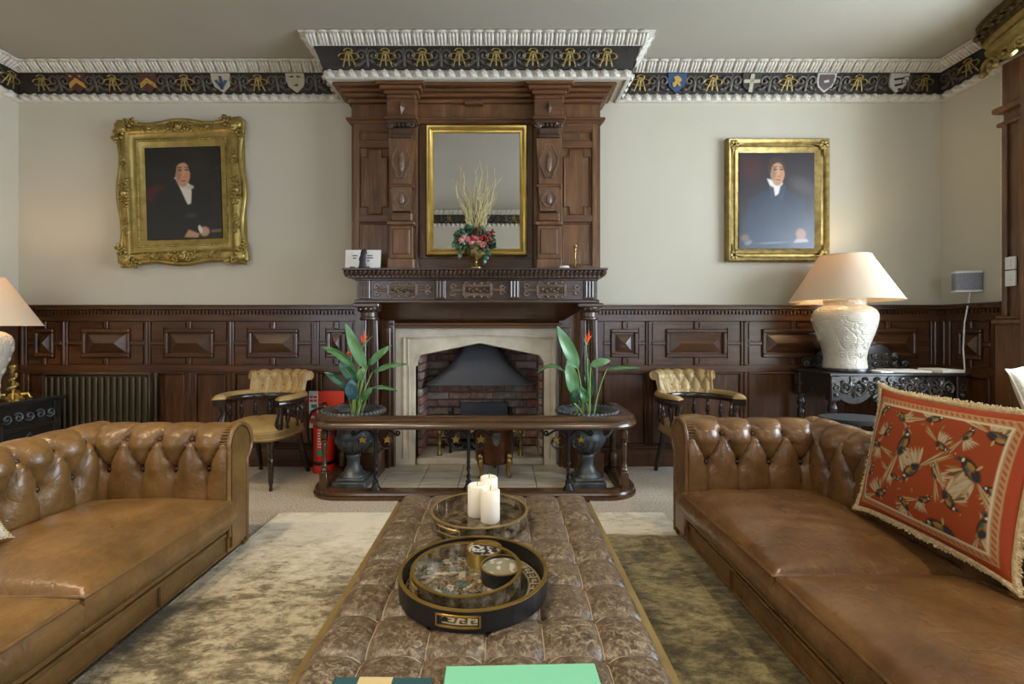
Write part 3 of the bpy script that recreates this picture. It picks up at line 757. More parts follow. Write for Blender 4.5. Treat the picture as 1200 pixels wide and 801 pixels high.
for sgn in (-1, 1):
    def mx(px): return WX(px, 3.8) if sgn < 0 else 2 * FC - WX(px, 3.8)
    a, b = sorted((mx(421), mx(456)))
    # frame members round the panels
    for z0, z1 in ((2.600, 2.655), (2.005, 2.060), (1.605, 1.655), (2.735, 2.790)): P_(MB().box(a - .03, b + .03, 3.80, 3.83, z0 + (.0), z1, .003), 'rail', 'brown_oak_h')
    for q in ((a - .045, a - .0), (b + .0, b + .035)): P_(MB().box(q[0], q[1], 3.798, 3.83, 1.605, 2.79, .003), 'stile', 'brown_oak')
    frame_panel(a + .014, b - .014, 2.67, 2.725, 3.822); frame_panel(a + .016, b - .016, 2.07, 2.59, 3.822, True); frame_panel(a + .014, b - .014, 1.67, 1.99, 3.822)
    # pilaster: backing, pedestal, tapering herm, capital
    c = WX(472, 3.76) if sgn < 0 else 2 * FC - WX(472, 3.76)
    pil = P_(MB().box(c - .115, c + .115, 3.77, 3.83, 1.605, 2.85, .004), 'pilaster', 'brown_oak')
    P_(MB().box(c - .105, c + .105, 3.68, 3.78, 1.605, 1.70, .012).box(c - .09, c + .09, 3.70, 3.78, 1.70, 1.955, .004).box(c - .108, c + .108, 3.675, 3.78, 1.955, 1.985, .008), 'pedestal', 'brown_oak', pil)
    P_(MB().box(c - .068, c + .068, 3.692, 3.71, 1.73, 1.93, .008), 'pedestal_panel', 'brown_oak', pil)
    P_(MB().box(c - .085, c + .085, 3.70, 3.78, 1.985, 2.06, .012), 'plinth', 'brown_oak_h', pil)
    def herm(z0, z1, w0, w1, nm):
        y0, y1 = 3.705, 3.78
        h = P_(MB().add([(c - w0, y0, z0), (c + w0, y0, z0), (c + w1, y0 - .015, z1), (c - w1, y0 - .015, z1), (c - w0, y1, z0), (c + w0, y1, z0), (c + w1, y1, z1), (c - w1, y1, z1)],
                      [(0, 1, 2, 3), (7, 6, 5, 4), (0, 4, 5, 1), (3, 2, 6, 7), (1, 5, 6, 2), (0, 3, 7, 4)]), nm, 'brown_oak', pil)
        # raised strapwork
        zc = (z0 + z1) / 2; hh = (z1 - z0) / 2; wv = (w0 + w1) / 2
        pts = [(c + (wv - .016) * math.cos(t) * (.72 + .28 * abs(math.cos(2 * t))), 3.696, zc + hh * .82 * math.sin(t) * (.8 + .2 * abs(math.cos(3 * t)))) for t in np.linspace(0, 2 * PI, 29)[:-1]]
        P_(MB().tube(pts, .007, 5, closed=True).sphere((c, 3.70, zc), .028, 10, 6, (.9, .45, hh * 18)), 'strapwork', 'carved_oak', pil, 50)
    herm(2.07, 2.25, .066, .080, 'lower_herm'); P_(MB().box(c - .098, c + .098, 3.69, 3.78, 2.25, 2.275, .006), 'band', 'brown_oak_h', pil)
    herm(2.28, 2.63, .074, .098, 'upper_herm')
    cap = MB().box(c - .085, c + .085, 3.69, 3.78, 2.635, 2.665, .006).box(c - .075, c + .075, 3.70, 3.78, 2.665, 2.715, .004).box(c - .115, c + .115, 3.675, 3.78, 2.745, 2.775, .006)
    for s2 in (-1, 1): cap.tube(spiral((c + s2 * .082, 3.685, 2.735), .004, .026, 1.5, 0, 18, s2), .009, 6)
    for k in range(4): cap.sphere((c - .048 + .032 * k, 3.692, 2.735), .015, 8, 5)
    P_(cap, 'capital', 'mantel_oak', pil)
    P_(MB().box(c - .13, c + .13, 3.66, 3.80, 2.775, 2.80, .008).box(c - .115, c + .115, 3.70, 3.80, 2.80, 2.945, .006), 'impost_block', 'brown_oak_h', pil)
    zz = 2.872; P_(MB().add([(c - .026, 3.70, zz), (c, 3.70, zz - .055), (c + .026, 3.70, zz), (c, 3.70, zz + .055), (c, 3.668, zz)], [(0, 1, 4), (1, 2, 4), (2, 3, 4), (3, 0, 4)]), 'diamond', 'jamb_oak', pil, 0)
    for k, (z0, z1, pr) in enumerate(((2.945, 2.975, .02), (2.975, 3.005, .05), (3.005, 3.035, .085), (3.035, 3.062, .12))):
        P_(MB().box(c - .10 - pr * .75, c + .10 + pr * .75, 3.70 - pr * .55, 3.80, z0, z1, .010), 'cornice_break', 'brown_oak_h', pil)
P_(MB().box(FX0 - .02, FX1 + .02, 3.79, 3.85, 2.79, 2.835, .012).box(FX0 - .035, FX1 + .035, 3.775, 3.85, 2.815, 2.835, .006), 'architrave', 'brown_oak_h')
for k, (z0, z1, pr) in enumerate(((2.955, 2.985, .025), (2.985, 3.015, .06), (3.015, 3.042, .085), (3.042, 3.066, .125))):
    P_(MB().box(FX0 - pr * .85, FX1 + pr * .85, 3.80 - pr, YB - .002, z0, z1, .010), 'cornice', 'brown_oak_h')
P_(MB().box(WX(544, 3.75), WX(566, 3.75), 3.765, 3.83, 2.935, 2.965, .006), 'bracket', 'brown_oak_h')
for q in (-1, 1):   # stiles either side of the mirror
    c = FC + q * .50; P_(MB().box(c - .045, c + .045, 3.795, 3.83, 1.605, 2.79, .006), 'stile', 'dark_oak_v')
P_(MB().box(FC - .46, FC + .46, 3.80, 3.83, 1.605, 1.715, .006), 'rail', 'dark_oak')
# mantel shelf
P_(MB().box(FX0 + .005, FX1 + .01, 3.575, 3.83, 1.592, 1.610, .005), 'mantel_shelf', 'mantel_oak')
sh = P_(MB().box(FX0 + .035, FX1 - .025, 3.60, 3.83, 1.535, 1.594, .006), 'shelf_moulding', 'mantel_oak')
g = MB(); n = 58
for k in range(n):
    x = FX0 + .02 + (FX1 - FX0 - .03) * (k + .5) / n
    g.tube([(x + .012, 3.588, 1.590), (x, 3.590, 1.572), (x - .010, 3.606, 1.548)], [.014, .0165, .010], 6)
for s2 in (0, 1):
    for k in range(6):
        xx = FX0 + .022 if s2 == 0 else FX1 - .010; g.tube([(xx, 3.60 + k * .036, 1.590), (xx, 3.61 + k * .036, 1.572), (xx + (.012 if s2 == 0 else -.012), 3.61 + k * .036, 1.55)], [.014, .0165, .010], 6)
o = P_(g, 'gadroon_edge', 'mantel_oak', sh, 60); o['kind'] = 'stuff'
MX0, MX1 = WX(418, 3.64), WX(700, 3.64)
fr = P_(MB().box(MX0, MX1, 3.645, 3.83, 1.348, 1.538, .004), 'mantel_frieze', 'mantel_oak')
P_(MB().box(MX0 - .015, MX1 + .015, 3.63, 3.83, 1.345, 1.375, .008), 'frieze_moulding', 'mantel_oak')
P_(MB().box(MX0 - .01, MX1 + .01, 3.635, 3.80, 1.52, 1.538, .006), 'frieze_moulding', 'mantel_oak')
for px in (427.5, 516, 602.5, 690):
    c = WX(px, 3.64); mb = MB().box(c - .042, c + .042, 3.625, 3.66, 1.378, 1.522, .005)
    for k in (-1, 0, 1): mb.tube([(c + k * .024, 3.622, 1.392), (c + k * .024, 3.622, 1.512)], .009, 6)
    P_(mb, 'triglyph', 'mantel_oak', fr)
for p0, p1 in ((434, 509), (523, 596), (609, 683)):
    x0, x1 = WX(p0, 3.64), WX(p1, 3.64); c = (x0 + x1) / 2; w2 = (x1 - x0) / 2; zc = 1.447
    mb = MB(); y = 3.638
    for a in ((-.44, .44, .036), (-.44, .44, -.036)): mb.tube([(c + a[0] * w2, y, zc + a[2]), (c + a[1] * w2, y, zc + a[2])], .012, 5)
    for s2 in (-1, 1):
        mb.tube([(c + s2 * .44 * w2, y, zc - .042), (c + s2 * .44 * w2, y, zc + .042)], .012, 5)
        mb.tube([(c + s2 * .46 * w2, y, zc), (c + s2 * .86 * w2, y, zc)], .011, 5)
        for s3 in (-1, 1):
            mb.tube(spiral((c + s2 * .80 * w2, y, zc + s3 * .024), .004, .024, 1.0, 0, 12, s2 * s3), .0095, 5)
            mb.tube(spiral((c + s2 * .36 * w2, y, zc + s3 * .052), .003, .017, 1.0, 0, 10, s3), .008, 5)
            mb.sphere((c + s2 * .12 * w2, y, zc + s3 * .050), .012, 7, 4)
    P_(mb, 'strapwork_cartouche', 'carved_oak', fr, 60)
    mb = MB()
    for k in range(6): mb.sphere((c + (-.30 + .12 * k) * w2, y + .003, zc + .006 * (-1) ** k), .016, 7, 5, (1.1, .5, .9))
    P_(mb, 'cartouche_fruit', 'gold_dark', fr, 60)
# columns
for px in (432, 690):
    c = WX(px, 3.70); y = 3.715
    col = P_(MB().lathe([(.068, .30), (.070, .5), (.069, .95), (.062, 1.22)], (c, y, 0), 64, True, 16, .016), 'column', 'mantel_oak', smooth=70)
    P_(MB().lathe([(.064, 1.215), (.072, 1.225), (.072, 1.235), (.064, 1.245), (.064, 1.275), (.080, 1.29), (.086, 1.31), (.086, 1.315)], (c, y, 0), 28).box(c - .10, c + .10, y - .10, y + .10, 1.315, 1.347, .008), 'capital', 'mantel_oak', col)
    mb = MB()
    for k in range(12):
        a = 2 * PI * k / 12; mb.sphere((c + .078 * math.cos(a), y + .078 * math.sin(a), 1.298), .016, 6, 4)
    P_(mb, 'capital_egg', 'mantel_oak', col)
    P_(MB().lathe([(.090, .20), (.090, .22), (.080, .235), (.082, .255), (.070, .27), (.068, .30)], (c, y, 0), 28), 'column_base', 'mantel_oak', col)
    P_(MB().box(c - .10, c + .10, y - .10, y + .10, 0, .20, .006), 'pedestal', 'dark_oak', col)
# back boards beside the stone, cove and lintel mould
for x0, x1 in ((FX0, -.90), (.455, FX1)): P_(MB().box(x0, x1, 3.90, YB + .04, 0, 1.35, .003), 'side_board', 'dark_oak_v')
for x0, x1 in ((-1.00, -.925), (.475, .55)): P_(MB().box(x0, x1, 3.875, 3.91, .02, 1.16, .006), 'side_moulding', 'dark_oak_v')
for x0, x1 in ((-1.12, -.93), (.49, .68)):
    P_(MB().box(x0, x1, 3.86, 3.91, 0, .46, .006), 'side_plinth', 'dark_oak_v')
P_(MB().add([(FX0 + .1, 3.66, 1.346), (FX1 - .1, 3.66, 1.346), (FX1 - .1, 3.95, 1.346), (FX0 + .1, 3.95, 1.346), (-.93, 3.93, 1.20), (.47, 3.93, 1.20), (.47, 3.96, 1.20), (-.93, 3.96, 1.20)],
            [(0, 1, 2, 3), (0, 4, 5, 1), (1, 5, 6, 2), (0, 3, 7, 4), (4, 7, 6, 5), (3, 2, 6, 7)]), 'cove', 'dark_oak')
P_(MB().box(-.95, .485, 3.90, YB, 1.175, 1.20, .008).box(-.94, .475, 3.92, YB, 1.155, 1.178, .005), 'lintel_moulding', 'brown_oak_h')
# stone arch
SX0, SX1, OX0, OX1 = -.914, .446, -.738, .338; SCX = (OX0 + OX1) / 2; hw = (OX1 - OX0) / 2
def arch(x, dz=0.0, k=1.0):
    u = min(1, abs(x - SCX) / (hw * k))
    r = .10
    lin = 1.035 + (.925 - 1.035) * u
    if u > 1 - r: lin -= .075 * (1 - math.sqrt(max(0, 1 - ((u - 1 + r) / r) ** 2)))
    return lin + dz
for x0, x1, nm in ((SX0, OX0, 1), (OX1, SX1, 1)):
    inn = x1 if x1 == OX0 else x0; s2 = 1 if inn == OX0 else -1
    j = P_(MB().box(x0, x1, 3.965, 4.10, 0, .842, .004), 'stone_jamb', 'stone')
    P_(MB().box(inn - s2 * .030, inn - s2 * .0, 3.985, 4.12, 0, .842, .010).box(inn - s2 * .105, inn - s2 * .080, 3.952, 3.99, .06, .842, .006).box(inn - s2 * .055, inn - s2 * .042, 3.957, 3.99, .06, .842, .004), 'jamb_moulding', 'stone', j)
N = 48; xsn = [SX0 + (SX1 - SX0) * i / N for i in range(N + 1)]
for q in (OX0, OX1): xsn += [q - .0005, q + .0005]
xsn = sorted(xsn); mb = MB(); A = np.zeros((len(xsn), 4, 3))
for i, x in enumerate(xsn):
    zb = arch(x) if OX0 < x < OX1 else .842
    A[i] = [(x, 3.965, zb), (x, 3.965, 1.157), (x, 4.10, 1.157), (x, 4.10, zb)]
lint = P_(mb.grid(A, closed_v=True), 'stone_lintel', 'stone', smooth=20)
mb = MB()
for off, y, r in ((.075, 3.962, .012), (.040, 3.964, .007)):
    xa, xb = OX0 - off - .018, OX1 + off + .018
    top = [(xa + (xb - xa) * i / 24, y, min(1.125, arch(SCX + (xa + (xb - xa) * i / 24 - SCX) * .8, 0) * .0 + 1.035 + .045 + off * .3 - .028 * abs((i - 12) / 12))) for i in range(25)]
    mb.tube([(xa, y, .845)] + top + [(xb, y, .845)], r, 6)
P_(mb, 'label_mould', 'stone', lint, 50)
mb = MB(); mb.tube([(x, 3.968, arch(x) + .003) for x in np.linspace(OX0 + .004, OX1 - .004, 50)], .010, 6)
P_(mb, 'arch_bead', 'stone', lint, 60)
# firebox
FBX0, FBX1, FBY = -.72, .32, 4.46
fb = P_(MB().box(FBX0 - .1, FBX1 + .1, FBY + .03, FBY + .10, 0, 1.5).box(FBX0 - .12, FBX0 - .025, 4.09, FBY + .1, 0, 1.5).box(FBX1 + .025, FBX1 + .12, 4.09, FBY + .1, 0, 1.5), 'firebox', 'mortar', smooth=0)
P_(MB().box(FBX0 - .12, FBX1 + .12, 4.101, FBY + .1, 1.5, 1.54), 'flue_cover', 'soot', fb, 0)
bl, bh, bd = .205, .062, .05
bm_ = MB().box(-bl / 2, bl / 2, -bd / 2, bd / 2, -bh / 2, bh / 2, .006).build('brick', 'brick', smooth=25)
bh_me = MB().box(-bl / 4, bl / 4, -bd / 2, bd / 2, -bh / 2, bh / 2, .006).build('brick', 'brick', smooth=25)
COL.objects.unlink(bm_); COL.objects.unlink(bh_me)
fo = origin_of(fb)
rows = 20
for r_ in range(rows):
    z = .055 + (r_ + .5) * .072
    nb = 5; pit = (FBX1 - FBX0) / nb
    for k in range(nb + (r_ % 2)):
        half = r_ % 2 and k in (0, nb)
        x = FBX0 + pit * (k + .5) if r_ % 2 == 0 else (FBX0 + pit * k if not half else (FBX0 + pit * .25 if k == 0 else FBX1 - pit * .25))
        link('brick', (bh_me if half else bm_).data, fb, (x - fo.x, FBY + .016 + random.uniform(-.004, .004) - fo.y, z - fo.z))
    for s2, xx in ((-1, FBX0 - .012), (1, FBX1 + .012)):
        for k in range(2):
            y = 4.20 + k * .215 + (.05 if r_ % 2 else 0)
            link('brick', bm_.data, fb, (xx + random.uniform(-.004, .004) - fo.x, y - fo.y, z - fo.z), PI / 2)
        if r_ % 2: link('brick', bh_me.data, fb, (xx - fo.x, 4.135 - fo.y, z - fo.z), PI / 2)
P_(MB().box(FBX0 - .02, FBX1 + .02, 4.02, FBY, .0, .052, .006), 'hearth_slab', 'slab')
# iron hood
A = np.zeros((14, 32, 3))
for i in range(14):
    t = i / 13; z = .665 + .43 * t
    k = 1 - (1 - (1 - t) ** 1.9) ; k = (1 - t) ** 1.9
    hx = .14 + (.475 - .14) * k; cy0 = 4.22 - .14 * k; cy1 = 4.42
    for j in range(32):
        a = 2 * PI * j / 32; cxs, sn = math.cos(a), math.sin(a); e = .30
        A[i, j] = (SCX - .008 + hx * math.copysign(abs(cxs) ** e, cxs), (cy0 + cy1) / 2 + (cy1 - cy0) / 2 * math.copysign(abs(sn) ** e, sn), z)
hood = MB().grid(A, closed_v=True); P_(hood, 'hood', 'hood_iron', smooth=45)
P_(MB().tube([tuple(p) for p in A[0]], .008, 6, closed=True), 'hood_rim', 'hood_iron', smooth=60)
P_(MB().box(SCX - .145, SCX + .13, 4.23, 4.42, 1.05, 1.49), 'flue_pipe', 'hood_iron')
# grate and logs, andirons
gr = thing('fire_grate', 'black iron fire grate standing on the hearth slab', 'grate', (SCX, 4.3, .052))
gx0, gx1 = SCX - .27, SCX + .27
mb = MB()
for q in (.30, .34): mb.box(gx0, gx1, 4.20, 4.212, q - .008, q + .008)
for s2 in (gx0, gx1):
    for yy in (4.20, 4.40): mb.box(s2 - .012, s2 + .012, yy - .012, yy + .012, .052, .42)
P_(mb, 'frame', 'iron', gr)
for k in range(9): P_(MB().box(gx0 + (k + .5) * .06 - .006, gx0 + (k + .5) * .06 + .006, 4.195, 4.207, .14, .35), 'bar', 'iron', gr)
P_(MB().box(gx0, gx1, 4.20, 4.42, .13, .15), 'tray', 'iron', gr)
P_(MB().box(SCX - .20, SCX + .24, 4.395, 4.42, .06, .47, .004), 'fireback', 'hood_iron', gr)
for k, (dx, dy, dz, L, rot) in enumerate(((-.08, 4.28, .19, .40, .1), (.07, 4.33, .20, .38, -.15), (0, 4.30, .27, .36, .05))):
    lg = MB().tube([(-L / 2, 0, 0), (-L / 4, .008, .005), (L / 4, -.006, 0), (L / 2, 0, .004)], [.042, .045, .041, .038], 9).build('log', 'log_bark', None, 60)
    lg.location = (SCX + dx, dy, dz); lg.rotation_euler.z = rot
    tag(lg, ('split brown log lying left in the fire grate', 'split brown log lying right in the fire grate', 'brown log stacked on top in the fire grate')[k], 'log', 'logs in the grate')
for px, lab in ((515, 'left firedog with a brass knob beside the grate'), (610, 'right firedog with a brass knob beside the grate')):
    c = WX(px, 4.12); a = thing('firedog', lab, 'firedog', (c, 4.12, .052), 0, 'firedogs')
    MB().lathe([(.022, 0), (.022, .02), (.012, .035), (.014, .09), (.020, .10), (.013, .115), (.012, .17), (.020, .18)], n=14).build('post', 'brass', a)
    MB().sphere((0, 0, .20), .026, 12, 8).build('knob', 'brass', a, 60)
    MB().box(-.009, .009, 0, .25, .05, .07).box(-.012, .012, .235, .26, 0, .07).build('billet_bar', 'iron', a)

# hearth tiles
ht = thing('hearth', 'pale square tiled hearth inside the club fender', 'hearth', (FC, 3.6, 0))
HX0, HX1, HY0, HY1 = -1.27, .86, 3.27, 3.96
P_(MB().box(HX0, HX1, HY0, HY1, 0, .008), 'bed', 'mortar', ht, 0)
tw, td = .284, .232
for j in range(3):
    k0 = int((HX0 - WX(537, 3.4)) / tw) - 1
    for k in range(k0, k0 + 12):
        x0 = WX(537, 3.4) + k * tw; x1 = x0 + tw - .007
        x0, x1 = max(x0, HX0), min(x1, HX1)
        if x1 - x0 < .03: continue
        y0 = HY0 + j * td; P_(MB().box(x0, x1, y0, min(HY1, y0 + td - .007), .002, .016, .002), 'tile', 'tile_pale', ht, 0)

# ================================================================== CLUB FENDER
fd = thing('club_fender', 'low wooden club fender with twisted iron posts round the hearth', 'fender', (-.204, 3.48, 0))
def PF(mb, nm, mat, par=fd, smooth=40): return mb.build(nm, mat, par, smooth, world=True)
def u_path(x0, x1, yf, yb, r, n=8):
    p = [(x0, yb)]
    for i in range(n + 1):
        a = PI + (PI / 2) * i / n; p.append((x0 + r + r * math.cos(a), yf + r + r * math.sin(a)))
    for i in range(n + 1):
        a = 1.5 * PI + (PI / 2) * i / n; p.append((x1 - r + r * math.cos(a), yf + r + r * math.sin(a)))
    return p + [(x1, yb)]
def sweep_open(prof, path):
    m = len(path); A = np.zeros((m, len(prof), 3))
    for i in range(m):
        a = Vector(path[max(0, i - 1)]); b = Vector(path[min(m - 1, i + 1)]); d = (b - a).normalized(); nn = Vector((d.y, -d.x))
        for j, (o, z) in enumerate(prof): A[i, j] = (path[i][0] + nn.x * o, path[i][1] + nn.y * o, z)
    mb = MB().grid(A, closed_v=True); n = len(prof)
    mb.f.append(tuple(range(n))); mb.f.append(tuple((m - 1) * n + k for k in range(n))[::-1])
    return mb
path = u_path(-1.28, .875, 3.235, 3.80, .17)
# o positive = outward (path runs left side, front, right side)
base_prof = [(-.065, 0), (-.065, .040), (-.045, .052), (.035, .052), (.055, .045), (.060, .032), (.052, .022), (.066, .014), (.066, 0)]
PF(sweep_open(base_prof, path), 'kerb', 'fender_oak')
rail_prof = [(-.075, .478), (-.080, .500), (-.070, .525), (-.045, .552), (0, .560), (.040, .553), (.058, .535), (.052, .520), (.066, .510), (.072, .490), (.060, .474), (0, .470)]
PF(sweep_open(rail_prof, path), 'seat_rail', 'fender_oak')
for x, y in ((-1.28, 3.80), (.875, 3.80)):
    PF(MB().lathe([(.075, 0), (.078, .03), (.070, .045), (.05, .052)], (x, y, .0), 20), 'post_foot', 'fender_oak')
    PF(MB().lathe([(.034, .052), (.036, .07), (.036, .15), (.022, .17), (.030, .185), (.026, .21), (.022, .30), (.026, .45), (.03, .48)], (x, y, 0), 16), 'post', 'fender_oak')
for x, y in ((-1.243, 3.29), (.838, 3.29)):
    PF(MB().box(x - .026, x + .026, y - .026, y + .026, .045, .165, .004).lathe([(.022, .165), (.026, .175), (.018, .19), (.022, .20), (.015, .215), (.017, .30), (.020, .345), (.015, .36), (.024, .37), (.024, .385)], (x, y, 0), 14).box(x - .022, x + .022, y - .022, y + .022, .385, .45, .008).lathe([(.015, .45), (.018, .475)], (x, y, 0), 12), 'corner_post', 'fender_oak')
leafpts = [(0, .030), (.010, .012), (.030, .012), (.017, -.004), (.022, -.026), (0, -.014), (-.022, -.026), (-.017, -.004), (-.030, .012), (-.010, .012)]
for px in (440, 549, 666):
    c = WX(px, 3.245); y = 3.245
    A = np.zeros((40, 8, 3))
    for i in range(40):
        z = .09 + .385 * i / 39; tw = i * .62 if i < 16 else 16 * .62
        for k in range(8):
            a = 2 * PI * k / 8 + tw; r = .0125 * (1 + .28 * math.cos(2 * (a - tw) )) if i < 16 else .0125
            A[i, k] = (c + r * math.cos(a), y + r * math.sin(a), z)
    po = PF(MB().grid(A, closed_v=True), 'twisted_post', 'iron', smooth=60)
    PF(MB().lathe([(.040, .05), (.040, .058), (.026, .075), (.018, .10), (.022, .108), (.013, .118)], (c, y, 0), 14), 'post_bell', 'iron', po)
    for s2 in (-1, 1):
        cu = bez((c, y, .405), (c + s2 * .05, y, .47), (c + s2 * .08, y, .47), (c + s2 * .13, y, .430), 12)
        sp = spiral((c + s2 * .150, y, .438), .021, .003, 1.3, PI if s2 > 0 else 0, 18, s2)
        PF(MB().tube(cu + [Vector(p) for p in sp], .0068, 6), 'scroll_bracket', 'iron', po, 60)
        sp = spiral((c + s2 * .075, y, .375), .050, .030, .8, PI if s2 > 0 else 0, 20, s2)
        PF(MB().tube(sp, .0062, 6), 'scroll_loop', 'iron', po, 60)
        lx, lz = c + s2 * .085, .395
        PF(MB().prism([(lx + a * 1.05, lz + b * 1.05) for a, b in leafpts], y - .020, y - .008, bev=.25), 'ivy_leaf', 'gold_bright', po, 0)

# ================================================================== URNS AND PLANTS
def urn(x, y, label):
    u = thing('garden_urn', label, 'urn', (x, y, .016), 0, 'iron urns on the hearth')
    MB().box(-.118, .118, -.118, .118, 0, .055, .006).box(-.10, .10, -.10, .10, .055, .075, .006).build('plinth', 'urn_iron', u)
    MB().lathe([(.095, .073), (.095, .085), (.070, .10), (.060, .125), (.046, .15), (.044, .20), (.052, .215), (.052, .225), (.044, .235)], n=28).build('foot', 'urn_iron', u, 60)
    MB().lathe([(.044, .235), (.075, .255), (.112, .29), (.132, .33), (.132, .345)], n=72, flute=18, depth=.014).build('gadrooned_bowl', 'urn_iron', u, 70)
    MB().lathe([(.132, .345), (.120, .36), (.112, .40), (.120, .46), (.150, .505), (.205, .520), (.228, .528), (.232, .540), (.218, .552), (.190, .550), (.168, .535), (.150, .50), (0.001, .49)], n=40, cap=False).build('bowl', 'urn_iron', u, 60)
    mb = MB()
    for k in range(44):
        a = 2 * PI * k / 44; ca, sa = math.cos(a), math.sin(a)
        mb.sphere((.215 * ca, .215 * sa, .545), .0145, 6, 4)
    o = mb.build('rim_beading', 'urn_iron', u, 60); o['kind'] = 'stuff'
    for s2 in (-1, 1):
        MB().tube(bez((s2 * .12, 0, .44), (s2 * .20, 0, .47), (s2 * .19, 0, .36), (s2 * .125, 0, .35), 12), .012, 7).build('handle', 'urn_iron', u, 60)
    MB().lathe([(0.001, .512), (.152, .512), (.152, .50)], n=24).build('soil', 'soil', u)
    return u
UX1, UX2, UY = -1.088, .605, 3.44
urn(UX1, UY, 'dark iron urn holding the plant left of the hearth'); urn(UX2, UY, 'dark iron urn holding the plant right of the hearth')
def blade(parent, base, tip, width, bow, mat, n=11, fold=.25):
    """one leaf blade from base to tip with a midrib, bowed by vector bow"""
    base, tip, bow = Vector(base), Vector(tip), Vector(bow)
    A = np.zeros((n, 5, 3)); d0 = (tip - base).normalized()
    view = Vector((0, -1, .25)).normalized(); side = d0.cross(view).normalized(); up = side.cross(d0)
    for i in range(n):
        t = i / (n - 1); p = base.lerp(tip, t) + bow * math.sin(PI * t)
        w = width * (math.sin(PI * min(1, t ** .75 * .97 + .02)) ** .7) * .5 + .001
        for j, q in enumerate((-1, -.5, 0, .5, 1)):
            s_ = p + side * (q * w) + up * (fold * w * abs(q)) + up * (.004 * math.sin(9 * t + q * 3))
            A[i, j] = s_
    me = MB().grid(A)
    f = list(me.f); k = len(me.v)
    me.add([(x + up.x * -.0018, y + up.y * -.0018, z + up.z * -.0018) for x, y, z in me.v[:k]], [tuple(reversed(q)) for q in f])
    lf = me.build('leaf', mat, parent, 80, world=True)
    rib = [base.lerp(tip, t) + bow * math.sin(PI * t) + up * -.003 for t in np.linspace(0, .95, 8)]
    MB().tube(rib, [.003 * (1 - .75 * t) + .0008 for t in np.linspace(0, 1, 8)], 5).build('midrib', 'stem_green', lf, 60, world=True)
    return lf
def stem(parent, a, b, r, sway=0.0, mat='stem_green'):
    a, b = Vector(a), Vector(b); m = a.lerp(b, .45); c1 = Vector((a.x * .8 + b.x * .2, a.y, m.z)); c2 = Vector((a.x * .35 + b.x * .65 + sway, b.y, b.z - (b.z - a.z) * .22))
    MB().tube(bez(a, c1, c2, b, 10), [r * (1 - .5 * t / 9) for t in range(10)], 6).build('stem', mat, parent, 60, world=True)
def plant(ux, label, leaves, flowers):
    pl = thing('bird_of_paradise_plant', label, 'plant', (ux, UY, .53), 0, 'plants in the hearth urns')
    for k, (bx, by, tx, ty, wpx, mat, dy0, dy1, bow) in enumerate(leaves):
        b = W(bx, by, UY + dy0); tp = W(tx, ty, UY + dy1)
        blade(pl, b, tp, wpx * .86 * UY / FPX, (0, -.01, bow), mat)
        stem(pl, (ux + (bx - (590 + ux * FPX / UY)) * .0022 + .006 * math.sin(k * 2.1), UY + .05 * math.sin(k * 1.7), .525), b, .0075)
    for (x0, y0, x1, y1, sx_, sy_) in flowers:
        a = W(x0, y0, UY - .03); t_ = W(x1, y1, UY - .04)
        stem(pl, (ux + .01, UY - .02, .525), a, .007)
        fl = MB().tube([a, a.lerp(t_, .35) + Vector((.006, 0, 0)), t_], [.004, .011, .001], 6).build('flower', 'flower_orange', pl, 60, world=True)
        for q in (-1, .5, 1.3): MB().tube([a, a.lerp(t_, .5) + Vector((q * .012, -.01, .0)), t_ + Vector((q * .020, 0, -.03 * abs(q)))], [.003, .006, .001], 5).build('petal', 'flower_orange', fl, 60, world=True)
        MB().tube([a, a.lerp(t_, .6) + Vector((-.012, -.012, 0))], [.006, .001], 5).build('blue_petal', 'flower_blue', fl, 60, world=True)
        MB().tube([a, W(sx_, sy_, UY - .05)], [.009, .001], 6).build('bract', 'leaf_light', fl, 60, world=True)
    return pl
plant(UX1, 'bird of paradise plant with a big upright leaf in the left urn', [
    (428, 431, 405, 379, 15, 'leaf_light', -.04, -.08, .0), (417, 434, 378, 407, 10, 'leaf_mid', -.02, -.10, .035), (431, 428, 459, 404, 10, 'leaf_mid', 0, .03, .004),
    (436, 436, 477, 426, 7, 'leaf_mid', .02, .02, .014), (419, 449, 397, 425, 14, 'leaf_dark', -.03, -.05, .012), (406, 455, 380, 436, 9, 'leaf_dark', -.02, -.06, .016),
    (414, 468, 412, 444, 17, 'leaf_blue', -.09, -.11, 0), (425, 469, 436, 454, 10, 'leaf_mid', -.08, -.09, .006), (437, 454, 466, 458, 5, 'leaf_mid', -.03, -.03, .014), (421, 446, 426, 430, 10, 'leaf_light', -.08, -.09, 0)],
    [(425, 405, 427, 387, 437, 393), (412, 415, 407, 411, 418, 412)])
plant(UX2, 'bird of paradise plant with a red flower in the right urn', [
    (677, 431, 653, 382, 17, 'leaf_light', -.04, -.08, 0), (674, 462, 665, 422, 17, 'leaf_light', -.10, -.12, 0), (691, 467, 689, 420, 13, 'leaf_dark', .0, .0, 0),
    (692, 428, 715, 422, 11, 'leaf_light', -.02, -.04, .006), (711, 432, 750, 431, 4, 'leaf_mid', 0, 0, .006), (661, 434, 629, 437, 5, 'leaf_mid', 0, -.02, .045),
    (672, 472, 678, 454, 11, 'leaf_dark', -.10, -.11, 0), (687, 472, 680, 452, 11, 'leaf_mid', -.09, -.10, 0)],
    [(687, 404, 690, 386, 684, 396)])

